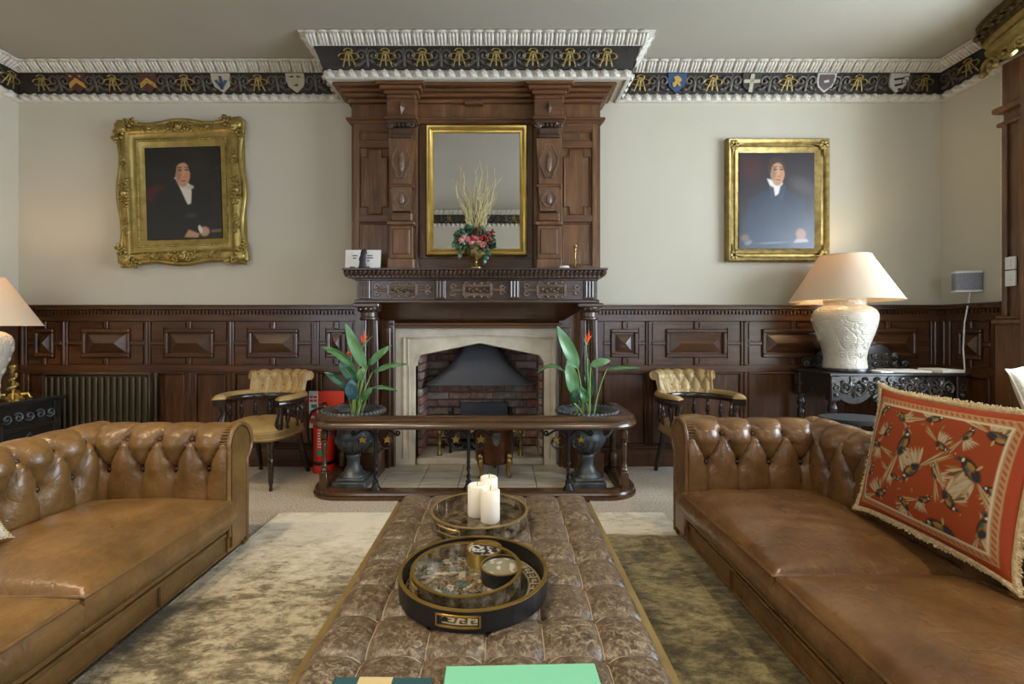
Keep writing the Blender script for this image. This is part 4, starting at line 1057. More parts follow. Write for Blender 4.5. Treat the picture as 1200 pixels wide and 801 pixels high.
# ================================================================== COAL BIN
cb = thing('coal_bin', 'copper coal bin on brass paw legs standing on the hearth', 'coal bin', (WX(579, 3.72), 3.72, .016))
MB().lathe([(.13, .10), (.143, .11), (.148, .13), (.148, .40), (.156, .41), (.156, .42), (.146, .425), (.140, .41), (.138, .14), (0.001, .13)], n=36, cap=False).build('body', 'copper', cb, 50)
MB().lathe([(.150, .405), (.160, .412), (.160, .424), (.150, .430)], n=36, cap=False).build('rim', 'brass', cb, 60)
for a in (-2.25, -.75, 1.55):
    x, y = .118 * math.cos(a), .118 * math.sin(a); ex = Vector((math.cos(a), math.sin(a), 0))
    b = Vector((x, y, 0)); lg = MB().tube([b + Vector((0, 0, .16)) + ex * .028, b + Vector((0, 0, .12)) + ex * .045, b + Vector((0, 0, .06)) + ex * .030, b + Vector((0, 0, .02)) + ex * .035, b + ex * .055 + Vector((0, 0, .008))], [.016, .026, .016, .012, .014], 8).build('leg', 'brass', cb, 60)
    MB().sphere(tuple(b + ex * .045 + Vector((0, 0, .165))), .026, 8, 6).build('lion_head', 'brass', lg, 60)
MB().prism([(x * .034 + .02, .30 + z * .05) for x, z in ((-.8, 1), (.8, 1), (1, .2), (.6, -.6), (0, -1), (-.6, -.6), (-1, .2))], -.156, -.142).build('crest_plate', 'urn_iron', cb)
for s2 in (-1, 1): MB().tube([(s2 * .15, -.03, .34), (s2 * .185, -.03, .33), (s2 * .19, 0, .30), (s2 * .185, .03, .33), (s2 * .15, .03, .34)], .007, 6).build('handle', 'brass', cb, 60)

# ================================================================== MANTEL ORNAMENTS, MIRROR
mz = 1.610
mr_ = thing('overmantel_mirror', 'tall gilt-framed mirror set in the oak overmantel', 'mirror', ((-.618 + .189) / 2, 3.795, (1.728 + 2.768) / 2))
rect_frame(.807, 1.04, [(0, -.002), (0, .030), (.010, .042), (.022, .036), (.030, .040), (.046, .022), (.058, .020), (.062, .006), (.062, -.002)], mr_, 'frame', 'gold_bright')
MB().box(-.345, .345, -.010, 0, -.462, .462).build('glass', 'mirror_glass', mr_, 0)
# card
cx = WX(425, 3.70)
cdm = thing('greeting_card', 'white printed card propped on the left end of the mantelshelf', 'card', (cx, 3.70, mz))
cob = MB().box(-.138, .138, 0, .004, 0, .158).build('card', 'card_white', cdm, 0); cob.rotation_euler.x = -.12
for k, (x0, x1, z) in enumerate(((-.085, -.045, .112), (-.08, -.05, .092), (.03, .075, .112), (.025, .08, .094), (.03, .05, .072), (-.10, -.06, .02), (.025, .055, .02))):
    MB().box(x0, x1, -.002, 0, z - .0035, z + .0035).build('script_line', 'ink', cob, 0)
fgx = WX(424, 3.66)
fg = thing('mantel_figurine', 'small dark carved figurine in front of the white card', 'figurine', (fgx, 3.66, mz))
MB().lathe([(.030, 0), (.032, .02), (.026, .05), (.030, .08), (.024, .105), (.028, .125), (.022, .145), (.004, .152)], n=18).xf(lambda x, y, z: (x * .9 + .10 * z + .004 * math.sin(60 * z), y * .7, z)).build('body', 'stool_wood', fg, 60)
MB().sphere((.024, -.004, .138), .016, 8, 6, (1, .8, 1.1)).build('head', 'stool_wood', fg, 60)
MB().box(-.034, .034, -.024, .024, 0, .010, .004).build('base', 'stool_wood', fg)
# candlestick
ck = thing('brass_candlestick', 'slim brass candlestick on the right end of the mantelshelf', 'candlestick', (WX(674, 3.68), 3.68, mz))
MB().lathe([(.028, 0), (.028, .008), (.016, .014), (.008, .03), (.010, .06), (.006, .07), (.006, .12), (.010, .13), (.006, .14), (.010, .17), (.016, .178), (.016, .184), (.009, .186)], n=18).build('stick', 'brass', ck, 50)
MB().lathe([(.024, 0), (.028, .004), (.020, .008)], (0, 0, .006), 18).build('drip_base', 'brass', ck, 50)
wb_ = thing('folded_white_cloth', 'little folded white cloth beside the brass candlestick', 'cloth', (WX(661, 3.66), 3.66, mz))
MB().box(-.042, .042, -.022, .022, 0, .014, .006).build('lower_fold', 'card_white', wb_, 60); MB().box(-.036, .038, -.018, .020, .014, .026, .006).build('upper_fold', 'card_white', wb_, 60)
# flower arrangement
fv = thing('brass_flower_urn', 'small brass pedestal urn before the mirror on the mantelshelf', 'vase', (WX(557.5, 3.68), 3.68, mz))
MB().lathe([(.054, 0), (.054, .012), (.030, .026), (.014, .045), (.013, .062), (.020, .070), (.014, .078)], n=24).build('foot', 'brass', fv, 50)
MB().lathe([(.014, .076), (.048, .095), (.060, .125), (.056, .155), (.062, .175), (.066, .180), (.056, .178), (.040, .15)], n=48, cap=False, flute=16, depth=.004).build('bowl', 'gold_dull', fv, 60)
fl = thing('dried_flower_arrangement', 'dried flowers, berries and tall pale twigs in the brass urn', 'flowers', (WX(557.5, 3.68), 3.68, mz + .17))
rnd = random.Random(3)
for k in range(30):
    a = rnd.uniform(-1, 1); h = rnd.uniform(.42, .74) * (1 - .25 * abs(a)); dx = a * .22 * h / .6; dy = rnd.uniform(-.03, .05)
    p = [(0, 0, 0)]
    for q in range(1, 8):
        t_ = q / 7; p.append((dx * t_ ** 1.15 + .016 * math.sin(q * 1.9 + k), dy * t_, h * t_))
    MB().tube(p, [.0042 * (1 - .75 * q / 7) + .0008 for q in range(8)], 5).build('twig', 'twig', fl, 60)
lm = []
for w_, h_ in ((.019, .060), (.014, .045)):
    A = np.zeros((6, 3, 3))
    for i in range(6):
        t_ = i / 5
        for j, q in enumerate((-1, 0, 1)): A[i, j] = (q * w_ * math.sin(PI * min(.98, t_ * .9 + .06)) * .9, -.012 * math.sin(PI * t_) + abs(q) * .004, t_ * h_)
    for mt in ('foliage', 'foliage_olive', 'leaf_dark'):
        o = MB().grid(A).build('leaf', mt, None, 80); COL.objects.unlink(o); lm.append(o.data)
for k in range(110):
    an = rnd.uniform(0, 2 * PI); rr = rnd.uniform(.3, 1) ** .6
    x, z = .135 * rr * math.cos(an), .055 + .075 * rr * math.sin(an); y = -.06 * (1 - rr * .6) + rnd.uniform(-.02, .03)
    o = link('leaf', lm[rnd.randrange(6)], fl, (x, y, z)); o.rotation_euler = (rnd.uniform(-.5, .7), -an + PI / 2 + rnd.uniform(-.7, .7), rnd.uniform(-.8, .8))
bme = MB().sphere((0, 0, 0), .0095, 8, 6).build('berry', 'berry', None, 60); COL.objects.unlink(bme)
for k in range(26):
    cxk, czk = ((-.02, .05), (.06, .06), (.12, .10), (.08, .02), (.10, .05), (.02, .04))[k % 6]
    link('berry', bme.data, fl, (cxk + rnd.uniform(-.02, .02), -.085 + rnd.uniform(-.02, .02), czk + rnd.uniform(-.02, .025)))
for x, z in ((-.085, .06), (-.055, .050), (.0, .055), (.025, .045), (-.105, .040), (.055, .01), (-.03, .03)):
    mb = MB()
    for q in range(7):
        a = q * 2 * PI / 6; r = .013 if q < 6 else 0
        mb.sphere((x + r * math.cos(a), -.08 - (.008 if q == 6 else 0), z + r * math.sin(a)), .012, 7, 5, (1, .6, 1))
    mb.build('blossom', 'petal_pink', fl, 60)
mb = MB()
for q in range(5):
    for s_ in range(7): mb.sphere((.02 + (.028 - .004 * abs(q - 1.5)) * math.cos(s_ * .9 + q), -.06 + .026 * math.sin(s_ * .9 + q), .075 + q * .014), .011, 6, 4, (1, 1, .7))
mb.build('pine_cone', 'cone_brown', fl, 60)
for p0, p1, p2 in (((.05, -.05, .02), (.085, -.09, -.03), (.075, -.09, -.09)), ((-.08, -.05, .03), (-.14, -.06, .02), (-.165, -.06, .04)), ((-.07, -.05, .03), (-.13, -.06, -.02), (-.12, -.06, -.045))):
    MB().tube([p0, p1, p2], [.004, .003, .002], 5).build('trailing_stem', 'foliage', fl, 60)
    for q in range(3):
        o = link('leaf', lm[2 if p0[0] > 0 else 0], fl, tuple(Vector(p1).lerp(Vector(p2), q / 2))); o.rotation_euler = (.2, 2.6 + q * .4, .3 * q)

# ================================================================== PORTRAITS
def portrait(name_label, cat, px0, px1, py0, py1, y, inner, prof, paint, ornate, roll):
    x0, x1, z0, z1 = WX(px0, y), WX(px1, y), WZ(py1, y), WZ(py0, y); w_, h_ = x1 - x0, z1 - z0
    r = thing('portrait_painting', name_label, cat, ((x0 + x1) / 2, YB - .004, (z0 + z1) / 2), 0); r.rotation_euler = (0, roll, 0)
    cw, ch = w_ - 2 * inner, h_ - 2 * inner
    nu, nv = paint.U.shape; A = np.zeros((nu, nv, 3)); A[..., 0] = (paint.U - .5) * (cw + .01); A[..., 1] = -.022; A[..., 2] = (paint.V - .5) * (ch + .01)
    o = MB().grid(A).build('canvas', 'oil_paint', r, 0); color_mesh(o, paint.C.reshape(-1, 3))
    f = rect_frame(w_, h_, prof, r, 'frame', 'gold' if ornate else 'gold_dull')
    return r, f, w_, h_
def face(p, cx, cy, w_, h_, skin, hair, turn=.0):
    p.ell(cx, cy + .16 * h_, w_ * .53, h_ * .47, 0, hair, .16)                    # hair mass
    p.ell(cx + .01, cy - .06 * h_, w_ * .43, h_ * .54, 0, skin, .12); p.ell(cx + .01, cy - .36 * h_, w_ * .28, h_ * .22, 0, skin, .2)              # face
    p.ell(cx - w_ * .22, cy - .04 * h_, w_ * .17, h_ * .36, 0, [c * .45 for c in skin], .5, .6)
    p.ell(cx - .02, cy + .46 * h_, w_ * .44, h_ * .15, .25, hair, .3)                  # fringe
    p.ell(cx - w_ * .44, cy + .14 * h_, w_ * .10, h_ * .24, 0, hair, .3); p.ell(cx + w_ * .47, cy + .18 * h_, w_ * .07, h_ * .20, 0, hair, .3)
    dk = [c * .10 for c in skin]
    for s2 in (-1, 1):
        p.ell(cx + turn + s2 * w_ * .20, cy + .10 * h_, w_ * .13, h_ * .050, 0, [c * .35 for c in skin], .4)
        p.ell(cx + turn + s2 * w_ * .20, cy + .095 * h_, w_ * .06, h_ * .028, 0, dk, .3)
        p.ell(cx + turn + s2 * w_ * .20, cy + .19 * h_, w_ * .15, h_ * .022, -s2 * .1, [c * .3 for c in hair], .4)
    p.ell(cx + turn + w_ * .02, cy - .06 * h_, w_ * .07, h_ * .16, .05, [min(1, c * 1.25) for c in skin], .5, .7)
    p.ell(cx + turn + w_ * .05, cy - .17 * h_, w_ * .11, h_ * .03, 0, [c * .40 for c in skin], .4, .8)
    p.ell(cx + turn, cy - .30 * h_, w_ * .17, h_ * .032, 0, (skin[0] * .55, skin[1] * .28, skin[2] * .25), .3)
    p.ell(cx + turn, cy - .42 * h_, w_ * .20, h_ * .05, 0, [c * .75 for c in skin], .6, .6)
    p.ell(cx + w_ * .26, cy - .12 * h_, w_ * .16, h_ * .14, 0, (skin[0] * 1.05, skin[1] * .72, skin[2] * .62), .8, .6)
a1 = 117 / 92
p1 = Paint(150, 190, a1, (.006, .0045, .0035))
p1.ell(.70, .55, .35, .55, 0, (.020, .013, .009), .9, .8); p1.ell(.14, .50, .17, .11, .2, (.055, .006, .005), .35)
p1.ell(.44, .28, .40, .40, .05, (.005, .005, .0055), .12); p1.ell(.70, .28, .20, .34, -.25, (.006, .006, .006), .2); p1.ell(.24, .10, .22, .22, .4, (.005, .005, .0055), .2)
p1.poly([(.40, .66), (.58, .60), (.66, .40), (.55, .37)], (.62, .57, .47), .012); p1.poly([(.38, .66), (.44, .70), (.60, .58), (.55, .56)], (.70, .65, .55), .01)
p1.poly([(.36, .66), (.40, .66), (.56, .36), (.40, .34)], (.007, .006, .006), .012); p1.poly([(.62, .60), (.72, .58), (.66, .36), (.60, .38)], (.007, .006, .006), .012)
p1.ell(.59, .56, .05, .03, 0, (.50, .45, .36), .4)
face(p1, .49, .72, .225, .30 , (.50, .26, .145), (.010, .007, .005), .02)
p1.ell(.60, .25, .075, .035, 0, (.030, .026, .024), .5)
p1.poly([(.50, .02), (.56, .10), (.70, .05), (.68, .01)], (.46, .25, .14), .015); p1.ell(.77, .075, .065, .065, .3, (.46, .26, .15), .25); p1.ell(.715, .10, .025, .055, .3, (.62, .58, .5), .3)
p1.poly([(.86, .06), (1, .065), (1, .10), (.86, .09)], (.16, .09, .04), .008); p1.ell(.95, .76, .006, .006, 0, (.3, .25, .2), .5)
r1, f1, w1, h1 = portrait('ornate gilt framed portrait of a seated man in black coat', 'painting', 139, 284, 142, 307, 3.94, .205, [(0, -.002), (.0, .035), (.012, .052), (.05, .066), (.075, .062), (.095, .038), (.12, .030), (.135, .036), (.15, .034), (.165, .024), (.19, .020), (.205, .008), (.205, 0)], p1, True, -.03)
a2 = 115 / 87
p2 = Paint(150, 190, a2, (.022, .016, .022))
p2.ell(.15, .85, .16, .16, .3, (.07, .022, .020), .7, .8); p2.ell(.80, .82, .25, .25, 0, (.028, .020, .024), .8); p2.ell(.84, .66, .16, .09, -.5, (.06, .05, .055), .6)
p2.ell(.50, .18, .46, .52, 0, (.022, .035, .062), .14); p2.ell(.5, .02, .50, .22, 0, (.035, .055, .095), .5, .7)
p2.poly([(.10, .50), (.40, .62), (.42, .56), (.20, .34)], (.018, .030, .054), .03); p2.poly([(.60, .62), (.90, .52), (.82, .34), (.56, .52)], (.018, .029, .052), .03)
p2.poly([(.37, .73), (.58, .69), (.54, .58), (.47, .545)], (.68, .66, .60), .012); p2.poly([(.40, .66), (.46, .64), (.48, .54), (.42, .52)], (.030, .045, .075), .012); p2.poly([(.55, .66), (.62, .66), (.58, .50), (.51, .53)], (.030, .045, .075), .012)
face(p2, .50, .80, .215, .275, (.50, .28, .16), (.050, .030, .018), .02)
p2.ell(.82, .15, .065, .075, .2, (.26, .15, .11), .35); p2.poly([(.72, .06), (.92, .07), (.90, .10), (.76, .10)], (.30, .31, .33), .014); p2.ell(.08, .11, .05, .05, 0, (.18, .11, .09), .5); p2.ell(.12, .06, .05, .03, .4, (.20, .21, .24), .5)
p2.ell(.45, .06, .22, .012, .05, (.25, .30, .38), .6, .5)
r2, f2, w2_, h2 = portrait('plainer gilt framed portrait of a man in blue coat', 'painting', 853, 974, 161, 306, 3.935, .118, [(0, -.002), (0, .045), (.012, .060), (.030, .052), (.045, .030), (.062, .030), (.072, .040), (.085, .034), (.105, .018), (.118, .012), (.118, 0)], p2, False, 0)
# carved ornaments of the ornate frame
def ornament(parent, cx, cz, s, rot, flip=1, mat='gold'):
    mb = MB()
    for q, (x, z, r, tr) in enumerate(((0, 0, .032, 1.2), (.050, .018, .024, 1.2), (-.050, .018, .024, -1.2), (.092, .0, .018, 1.0), (-.092, .0, .018, -1.0))):
        mb.tube(spiral((x * s, -.070, z * s * flip), .003, r * s, abs(tr), 0, 14, 1 if tr > 0 else -1), .0085 * s, 5)
    for k in range(9): mb.sphere(((-.10 + .025 * k) * s, -.066, (-.024 + .010 * math.sin(k * 2.2)) * s * flip), .013 * s, 6, 4)
    mb.sphere((0, -.070, 0), .020 * s, 8, 6)
    c, sn = math.cos(rot), math.sin(rot)
    mb.xf(lambda x, y, z: (cx + x * c - z * sn, y, cz + x * sn + z * c))
    return mb.build('carved_ornament', mat, parent, 60)
hw1, hh1 = w1 / 2 - .055, h1 / 2 - .055
for sx_ in (-1, 1):
    for sz_ in (-1, 1):
        ornament(f1, sx_ * hw1, sz_ * hh1, 1.15, math.atan2(-sx_, sz_) if False else (-sx_ * sz_ * PI / 4), sz_)
        MB().sphere((sx_ * (hw1 + .018), -.062, sz_ * (hh1 + .018)), .050, 12, 8, (1, .5, 1)).build('corner_boss', 'gold', f1, 60)
for sz_ in (-1, 1):
    ornament(f1, 0, sz_ * (hh1 + .008), 1.1, 0, sz_)
    for q in (-.5, .5): ornament(f1, q * hw1 * 1.05, sz_ * hh1, .72, 0, sz_)
for sx_ in (-1, 1):
    ornament(f1, sx_ * (hw1 + .008), 0, 1.1, PI / 2, -sx_)
    for q in (-.52, .52): ornament(f1, sx_ * hw1, q * hh1, .72, PI / 2, -sx_)
# wavy outer lip of the ornate frame
def lip(p0, p1, nrm):
    pts = []
    for i in range(33):
        t_ = i / 32; o = .016 * math.cos(4 * PI * t_) - .004; pts.append((p0[0] + (p1[0] - p0[0]) * t_ + nrm[0] * o, -.040, p0[1] + (p1[1] - p0[1]) * t_ + nrm[1] * o))
    MB().tube(pts, .022, 7).build('outer_lip', 'gold', f1, 60)
for p0, p1_, nn in (((-w1 / 2, -h1 / 2), (-w1 / 2, h1 / 2), (-1, 0)), ((w1 / 2, -h1 / 2), (w1 / 2, h1 / 2), (1, 0)), ((-w1 / 2, h1 / 2), (w1 / 2, h1 / 2), (0, 1)), ((-w1 / 2, -h1 / 2), (w1 / 2, -h1 / 2), (0, -1))): lip(p0, p1_, nn)
mb = MB()
for s2 in (-1, 1):
    for k in range(46): mb.sphere((s2 * (w1 / 2 - .142), -.036, (-.5 + (k + .5) / 46) * (h1 - .28)), .010, 5, 4)
    for k in range(36): mb.sphere(((-.5 + (k + .5) / 36) * (w1 - .28), -.036, s2 * (h1 / 2 - .142)), .010, 5, 4)
o = mb.build('bead_row', 'gold', f1, 60); o['kind'] = 'stuff'
for sx_ in (-1, 1):
    for sz_ in (-1, 1):
        mb = MB(); cxx, czz = sx_ * (w2_ / 2 - .055), sz_ * (h2 / 2 - .055)
        for k in range(6): mb.sphere((cxx + .026 * math.cos(k * PI / 3), -.050, czz + .026 * math.sin(k * PI / 3)), .022, 7, 5, (1, .6, 1))
        mb.tube([(cxx - sx_ * .01, -.05, czz), (cxx - sx_ * .09, -.045, czz + sz_ * .012)], [.016, .004], 6).tube([(cxx, -.05, czz - sz_ * .01), (cxx + sx_ * .012, -.045, czz - sz_ * .09)], [.016, .004], 6)
        mb.build('corner_ornament', 'gold_dull', f2, 60)

# ================================================================== CHESTERFIELD SOFAS
ROW2, ROW1, TA = .352, .512, .165
def sofa_profile(lo=.10):
    pts = []; s = 0.0; RC, RZ, RR = .10, .555, .105
    for i in range(48): pts.append((-.004 * math.sin(PI * i / 47), lo + (RZ - lo) * i / 47, i / 47 * (RZ - lo)))
    n = 54; base = RZ - lo
    for i in range(1, n + 1):
        a = PI - math.radians(235) * i / n; pts.append((RC + RR * math.cos(a), RZ + RR * math.sin(a), base + RR * math.radians(235) * i / n))
    for i in range(1, 9): pts.append((.16, .469 - (.469 - .035) * i / 8, 9.0))
    for i in range(1, 5): pts.append((.16 - .16 * i / 4, .035, 9.0))
    pts.append((0, .06, 9.0))
    return pts
def tuft_h(u, s, A=.034):
    v = np.clip((s - ROW2) / (ROW1 - ROW2), 0, 1)
    p = u / TA + v / 2; q = u / TA - v / 2
    s1, s2 = np.abs(np.sin(PI * p)), np.abs(np.sin(PI * q))
    f = (s1 * s2) ** .5
    crease = np.exp(-np.minimum(s1, s2) * TA / PI / .0075)
    # pits round the buttons
    r = np.full(np.broadcast(u, s).shape, 9.0)
    uu = np.broadcast_to(u, r.shape); ss = np.broadcast_to(s, r.shape)
    d2 = (np.abs((uu / TA + .5) % 1 - .5) * TA) ** 2 + (ss - ROW2) ** 2
    d1 = (np.abs((uu / TA) % 1 - .5) * TA) ** 2 + (ss - ROW1) ** 2
    pit = np.exp(-np.sqrt(np.minimum(d1, d2)) / .020)
    near = np.exp(-np.maximum(0, ROW2 - ss) / .16) * np.exp(-np.maximum(0, ss - ROW1) / .055)
    fade = np.where(ss > 2, 0, 1 - smoothstep(.72, .80, ss)) * smoothstep(.08, .20, ss)
    return fade * (A * (.12 + .88 * near) * f * .80 - .013 * crease * (.35 + .65 * near) - .042 * pit + A * .05), pit
def tufted_roll(u0, u1, phase, step=.0065):
    """returns grid (n,m,3) in (u, t, z) and button spots"""
    pr = sofa_profile(); P = np.array([(a, b) for a, b, _ in pr]); S = np.array([c for *_, c in pr])
    m = len(pr); nx = max(4, int((u1 - u0) / step)); U = np.linspace(u0, u1, nx)
    T = np.roll(P, -1, 0) - np.roll(P, 1, 0); T /= np.linalg.norm(T, axis=1)[:, None] + 1e-9
    Nn = np.stack([-T[:, 1], T[:, 0]], 1)            # points to the seat side on the inner face
    Hh, _ = tuft_h((U - phase)[:, None], S[None, :])
    nz = np.array([[.0016 * mnoise.noise((u * 9, s * 9 if s < 5 else 0, 3.1)) for s in S] for u in U])
    Hh = Hh + nz * (S < 5)
    A = np.zeros((nx, m, 3)); A[..., 0] = U[:, None]; A[..., 1] = P[:, 0] + Nn[:, 0] * Hh; A[..., 2] = P[:, 1] + Nn[:, 1] * Hh
    spots = []
    for srow, off in ((ROW2, 0.0), (ROW1, .5)):
        j = int(np.argmin(np.abs(S - srow))); k0 = math.ceil((u0 - phase) / TA - off)
        while (k0 + off) * TA + phase < u1 - .03:
            u = (k0 + off) * TA + phase
            if u > u0 + .03:
                i = int(np.argmin(np.abs(U - u))); spots.append(A[i, j].copy())
            k0 += 1
    return A, spots
SL = 2.95; HALF = SL / 2
btn = MB().sphere((0, 0, 0), .0135, 10, 6).build('button', 'leather_pit_shade', None, 60); COL.objects.unlink(btn)
btn2 = MB().sphere((0, 0, 0), .0135, 10, 6).build('button', 'leather_pit_shade', None, 60); COL.objects.unlink(btn2)
def cushion_block(x0, x1, y0, y1, z0, z1, crown, seed, mat, parent, nx=46, ny=54):
    """seat cushion: soft box with a crowned, creased top"""
    R = .045; A = np.zeros((nx, ny, 3)); B = np.zeros((nx, ny, 3))
    for i in range(nx):
        for j in range(ny):
            u = -1 + 2 * i / (nx - 1); v = -1 + 2 * j / (ny - 1)
            eu, ev = 1 - abs(u), 1 - abs(v)
            e = min(eu * (x1 - x0) / 2, ev * (y1 - y0) / 2)
            rnd_ = R - math.sqrt(max(0, R * R - max(0, R - e) ** 2)) if e < R else 0
            x = (x0 + x1) / 2 + u * (x1 - x0) / 2; y = (y0 + y1) / 2 + v * (y1 - y0) / 2
            n_ = mnoise.noise((x * 5 + seed, y * 5, seed)) * .006 + mnoise.noise((x * 2.5 + seed, y * 15 + x * 6, seed)) * .0060 * (1 - v * v) * (.4 + abs(v))
            cr = crown * (1 - abs(u) ** 2.6) * (1 - abs(v) ** 3.0)
            A[i, j] = (x, y, z1 + cr - rnd_ * .55 + n_ * min(1, e / .05)); B[i, j] = (x, y, z0)
    ring = [(i, 0) for i in range(nx)] + [(nx - 1, j) for j in range(1, ny)] + [(i, ny - 1) for i in range(nx - 2, -1, -1)] + [(0, j) for j in range(ny - 2, 0, -1)]
    mb = MB().grid(A)
    n = len(ring); rows_ = 6; S_ = np.zeros((rows_, n, 3)); cxx, cyy = (x0 + x1) / 2, (y0 + y1) / 2
    for k, (i, j) in enumerate(ring):
        for r in range(rows_):
            t_ = r / (rows_ - 1); p = A[i, j].copy(); top = p[2]
            bul = (.020 if i == 0 else .010) * math.sin(PI * t_) - (.012 * t_ ** 3 if i == 0 else 0) + .0025 * mnoise.noise((p[0] * 14, p[1] * 14, t_ * 3 + seed))
            dx = 1 if i == nx - 1 else -1 if i == 0 else 0; dy = 1 if j == ny - 1 else -1 if j == 0 else 0
            S_[r, k] = (p[0] + dx * bul, p[1] + dy * bul, top + (z0 - top) * t_)
    mb.grid(S_, closed_v=True)
    mb.f.append(tuple(len(mb.v) - n + k for k in range(n)))
    me = mb.build('seat_cushion', mat, parent, 50)
    bm = bmesh.new(); bm.from_mesh(me.data); bmesh.ops.remove_doubles(bm, verts=bm.verts, dist=.0004); bmesh.ops.recalc_face_normals(bm, faces=bm.faces); bm.to_mesh(me.data); bm.free()
    for r, dz in ((0, .002), (rows_ - 1, .004)):
        MB().tube([tuple(S_[r, k] + np.array((0, 0, dz))) for k in range(n)], .0075, 6, closed=True).build('piping', mat, me, 60)
    return me
def sofa(label, mat, bt, loc, rz):
    r = thing('chesterfield_sofa', label, 'sofa', loc, rz, 'facing leather sofas')
    BXI = .655
    # backrest: u along y, t along +x
    A, sp = tufted_roll(-(HALF - .05), HALF - .05, .0)
    G = np.stack([BXI + A[..., 1], A[..., 0], A[..., 2]], -1); mb = MB().grid(G, closed_v=True); m = G.shape[1]
    mb.f.append(tuple(range(m))); mb.f.append(tuple((G.shape[0] - 1) * m + k for k in range(m)))
    bk = mb.build('backrest', mat, r, 60)
    for q in sp:
        if abs(q[0]) < HALF - .20: link('button', bt.data, bk, (BXI + q[1] - .019, q[0], q[2] + (.006 if q[2] > .53 else 0)))
    for s2 in (-1, 1):
        A, sp = tufted_roll(0.0, BXI + .10, .105)
        G = np.stack([A[..., 0], s2 * (HALF - .205 + A[..., 1]), A[..., 2]], -1); mb = MB().grid(G, closed_v=True)
        mb.f.append(tuple(range(m))); mb.f.append(tuple((G.shape[0] - 1) * m + k for k in range(m)))
        arm = mb.build('arm', mat, r, 60)
        for q in sp:
            if q[0] < BXI - .02: link('button', bt.data, arm, (q[0], s2 * (HALF - .205 + q[1] - .019), q[2] + (.006 if q[2] > .53 else 0)))
        pr = sofa_profile(.10); cont = [(a, b) for a, b, _ in pr]
        ca = np.array(cont); cc = ca.mean(0)
        ins = [(s2 * (HALF - .205 + cc[0] + (a - cc[0]) * .80), cc[1] + (b - cc[1]) * .955) for a, b in cont]
        MB().prism(ins, -.014, .004, axis='X', bev=.02).build('arm_front_panel', mat, arm, 40)
        mbp = MB(); cp = [(-.006, s2 * (HALF - .205 + a), b) for a, b in cont[2:-4]]
        mbp.tube(cp, .0115, 7)
        for k in range(0, len(cp) - 1, 2):   # gathered pleats round the scroll
            a = Vector(cp[k]); b = Vector((.040, cp[k][1], cp[k][2])); mbp.tube([a, b], [.0075, .002], 5)
        mbp.build('pleated_piping', mat, arm, 60)
    # base with front border
    y1 = HALF - .16
    MB().box(.012, .80, -y1, y1, .03, .165, .01).build('base', mat, r, 40)
    for k in range(2): MB().tube([(.006, -y1 + .0, .128), (.004, 0, .130), (.006, y1, .128)] if k == 0 else [(.010, -y1, .036), (.010, y1, .036)], .008 if k == 0 else .006, 6).build('base_piping', mat, r, 60)
    MB().box(.0, .05, -y1, y1, .130, .172, .016).build('front_roll', mat, r, 50)
    iy = HALF - .205; cl = 2 * iy / 3
    for k in range(3): cushion_block(-.026, BXI + .01, -iy + k * cl + .011, -iy + (k + 1) * cl - .011, .168, .312, .062, 3.7 * k + rz, mat, r)
    for y in (-y1 + .42 * 1.2, y1 - .42 * 1.2): MB().tube([(.004, y, .04), (.001, y + .004, .08), (.004, y, .125)], .006, 5).build('front_seam', mat, r, 60)
    for x in (.06, .76):
        for y in (-HALF + .12, HALF - .12): MB().lathe([(.022, 0), (.026, .012), (.020, .035)], (x, y, 0), 12).build('foot', 'black_oak', r)
    return r
sofa('tan tufted leather chesterfield sofa on the left beside the cabinet', 'leather_tan', btn, (-1.368, 2.56 - HALF, 0), PI)
sofa('darker brown tufted leather chesterfield sofa on the right with red cushion', 'leather_brown', btn2, (.965, 2.69 - HALF, 0), 0)

# ================================================================== PHEASANT CUSHION
def pillow_obj(root, w_, h_, th, nu, nv, mat, C=None, nm='cover', puff=2.2):
    def half(sg):
        A = np.zeros((nu, nv, 3)); u = np.linspace(-1, 1, nu)[:, None]; v = np.linspace(-1, 1, nv)[None, :]
        d = np.sqrt(np.maximum(0, (1 - np.abs(u) ** puff) * (1 - np.abs(v) ** puff)))
        pin = 1 - .055 * (1 - v * v) * np.abs(u) ** 3; pin2 = 1 - .055 * (1 - u * u) * np.abs(v) ** 3
        ear = (np.abs(u) * np.abs(v)) ** 9 * .016
        A[..., 0] = u * w_ / 2 * pin + np.sign(u) * ear; A[..., 2] = v * h_ / 2 * pin2 + np.sign(v) * ear; A[..., 1] = sg * th / 2 * d ** .9
        return A
    F, Bk = half(-1), half(1)
    mb = MB().grid(F); mb.grid(Bk); o = mb.build(nm, mat, root, 60)
    if C is not None: color_mesh(o, np.concatenate([C.reshape(-1, 3), np.tile(np.array([[.30, .05, .015]]), (nu * nv, 1))]))
    edge = [F[i, 0] for i in range(nu)] + [F[nu - 1, j] for j in range(1, nv)] + [F[i, nv - 1] for i in range(nu - 2, -1, -1)] + [F[0, j] for j in range(nv - 2, 0, -1)]
    return o, edge
cw_, chh = .62, .50
ph = thing('pheasant_cushion', 'rust red fringed cushion printed with flying pheasants', 'cushion', (1.575, 1.725, .640), 0)
asp = chh / cw_
OR, CR = (.31, .056, .0135), (.50, .39, .23)
pt = Paint(260, 220, asp, OR)
def band(d0, d1, col, op=1.0):
    d = np.minimum(np.minimum(pt.U, 1 - pt.U) , np.minimum(pt.V, 1 - pt.V) * asp); m = smoothstep(d0 - .003, d0 + .003, d) * (1 - smoothstep(d1 - .003, d1 + .003, d)); pt.lay(m * op, col)
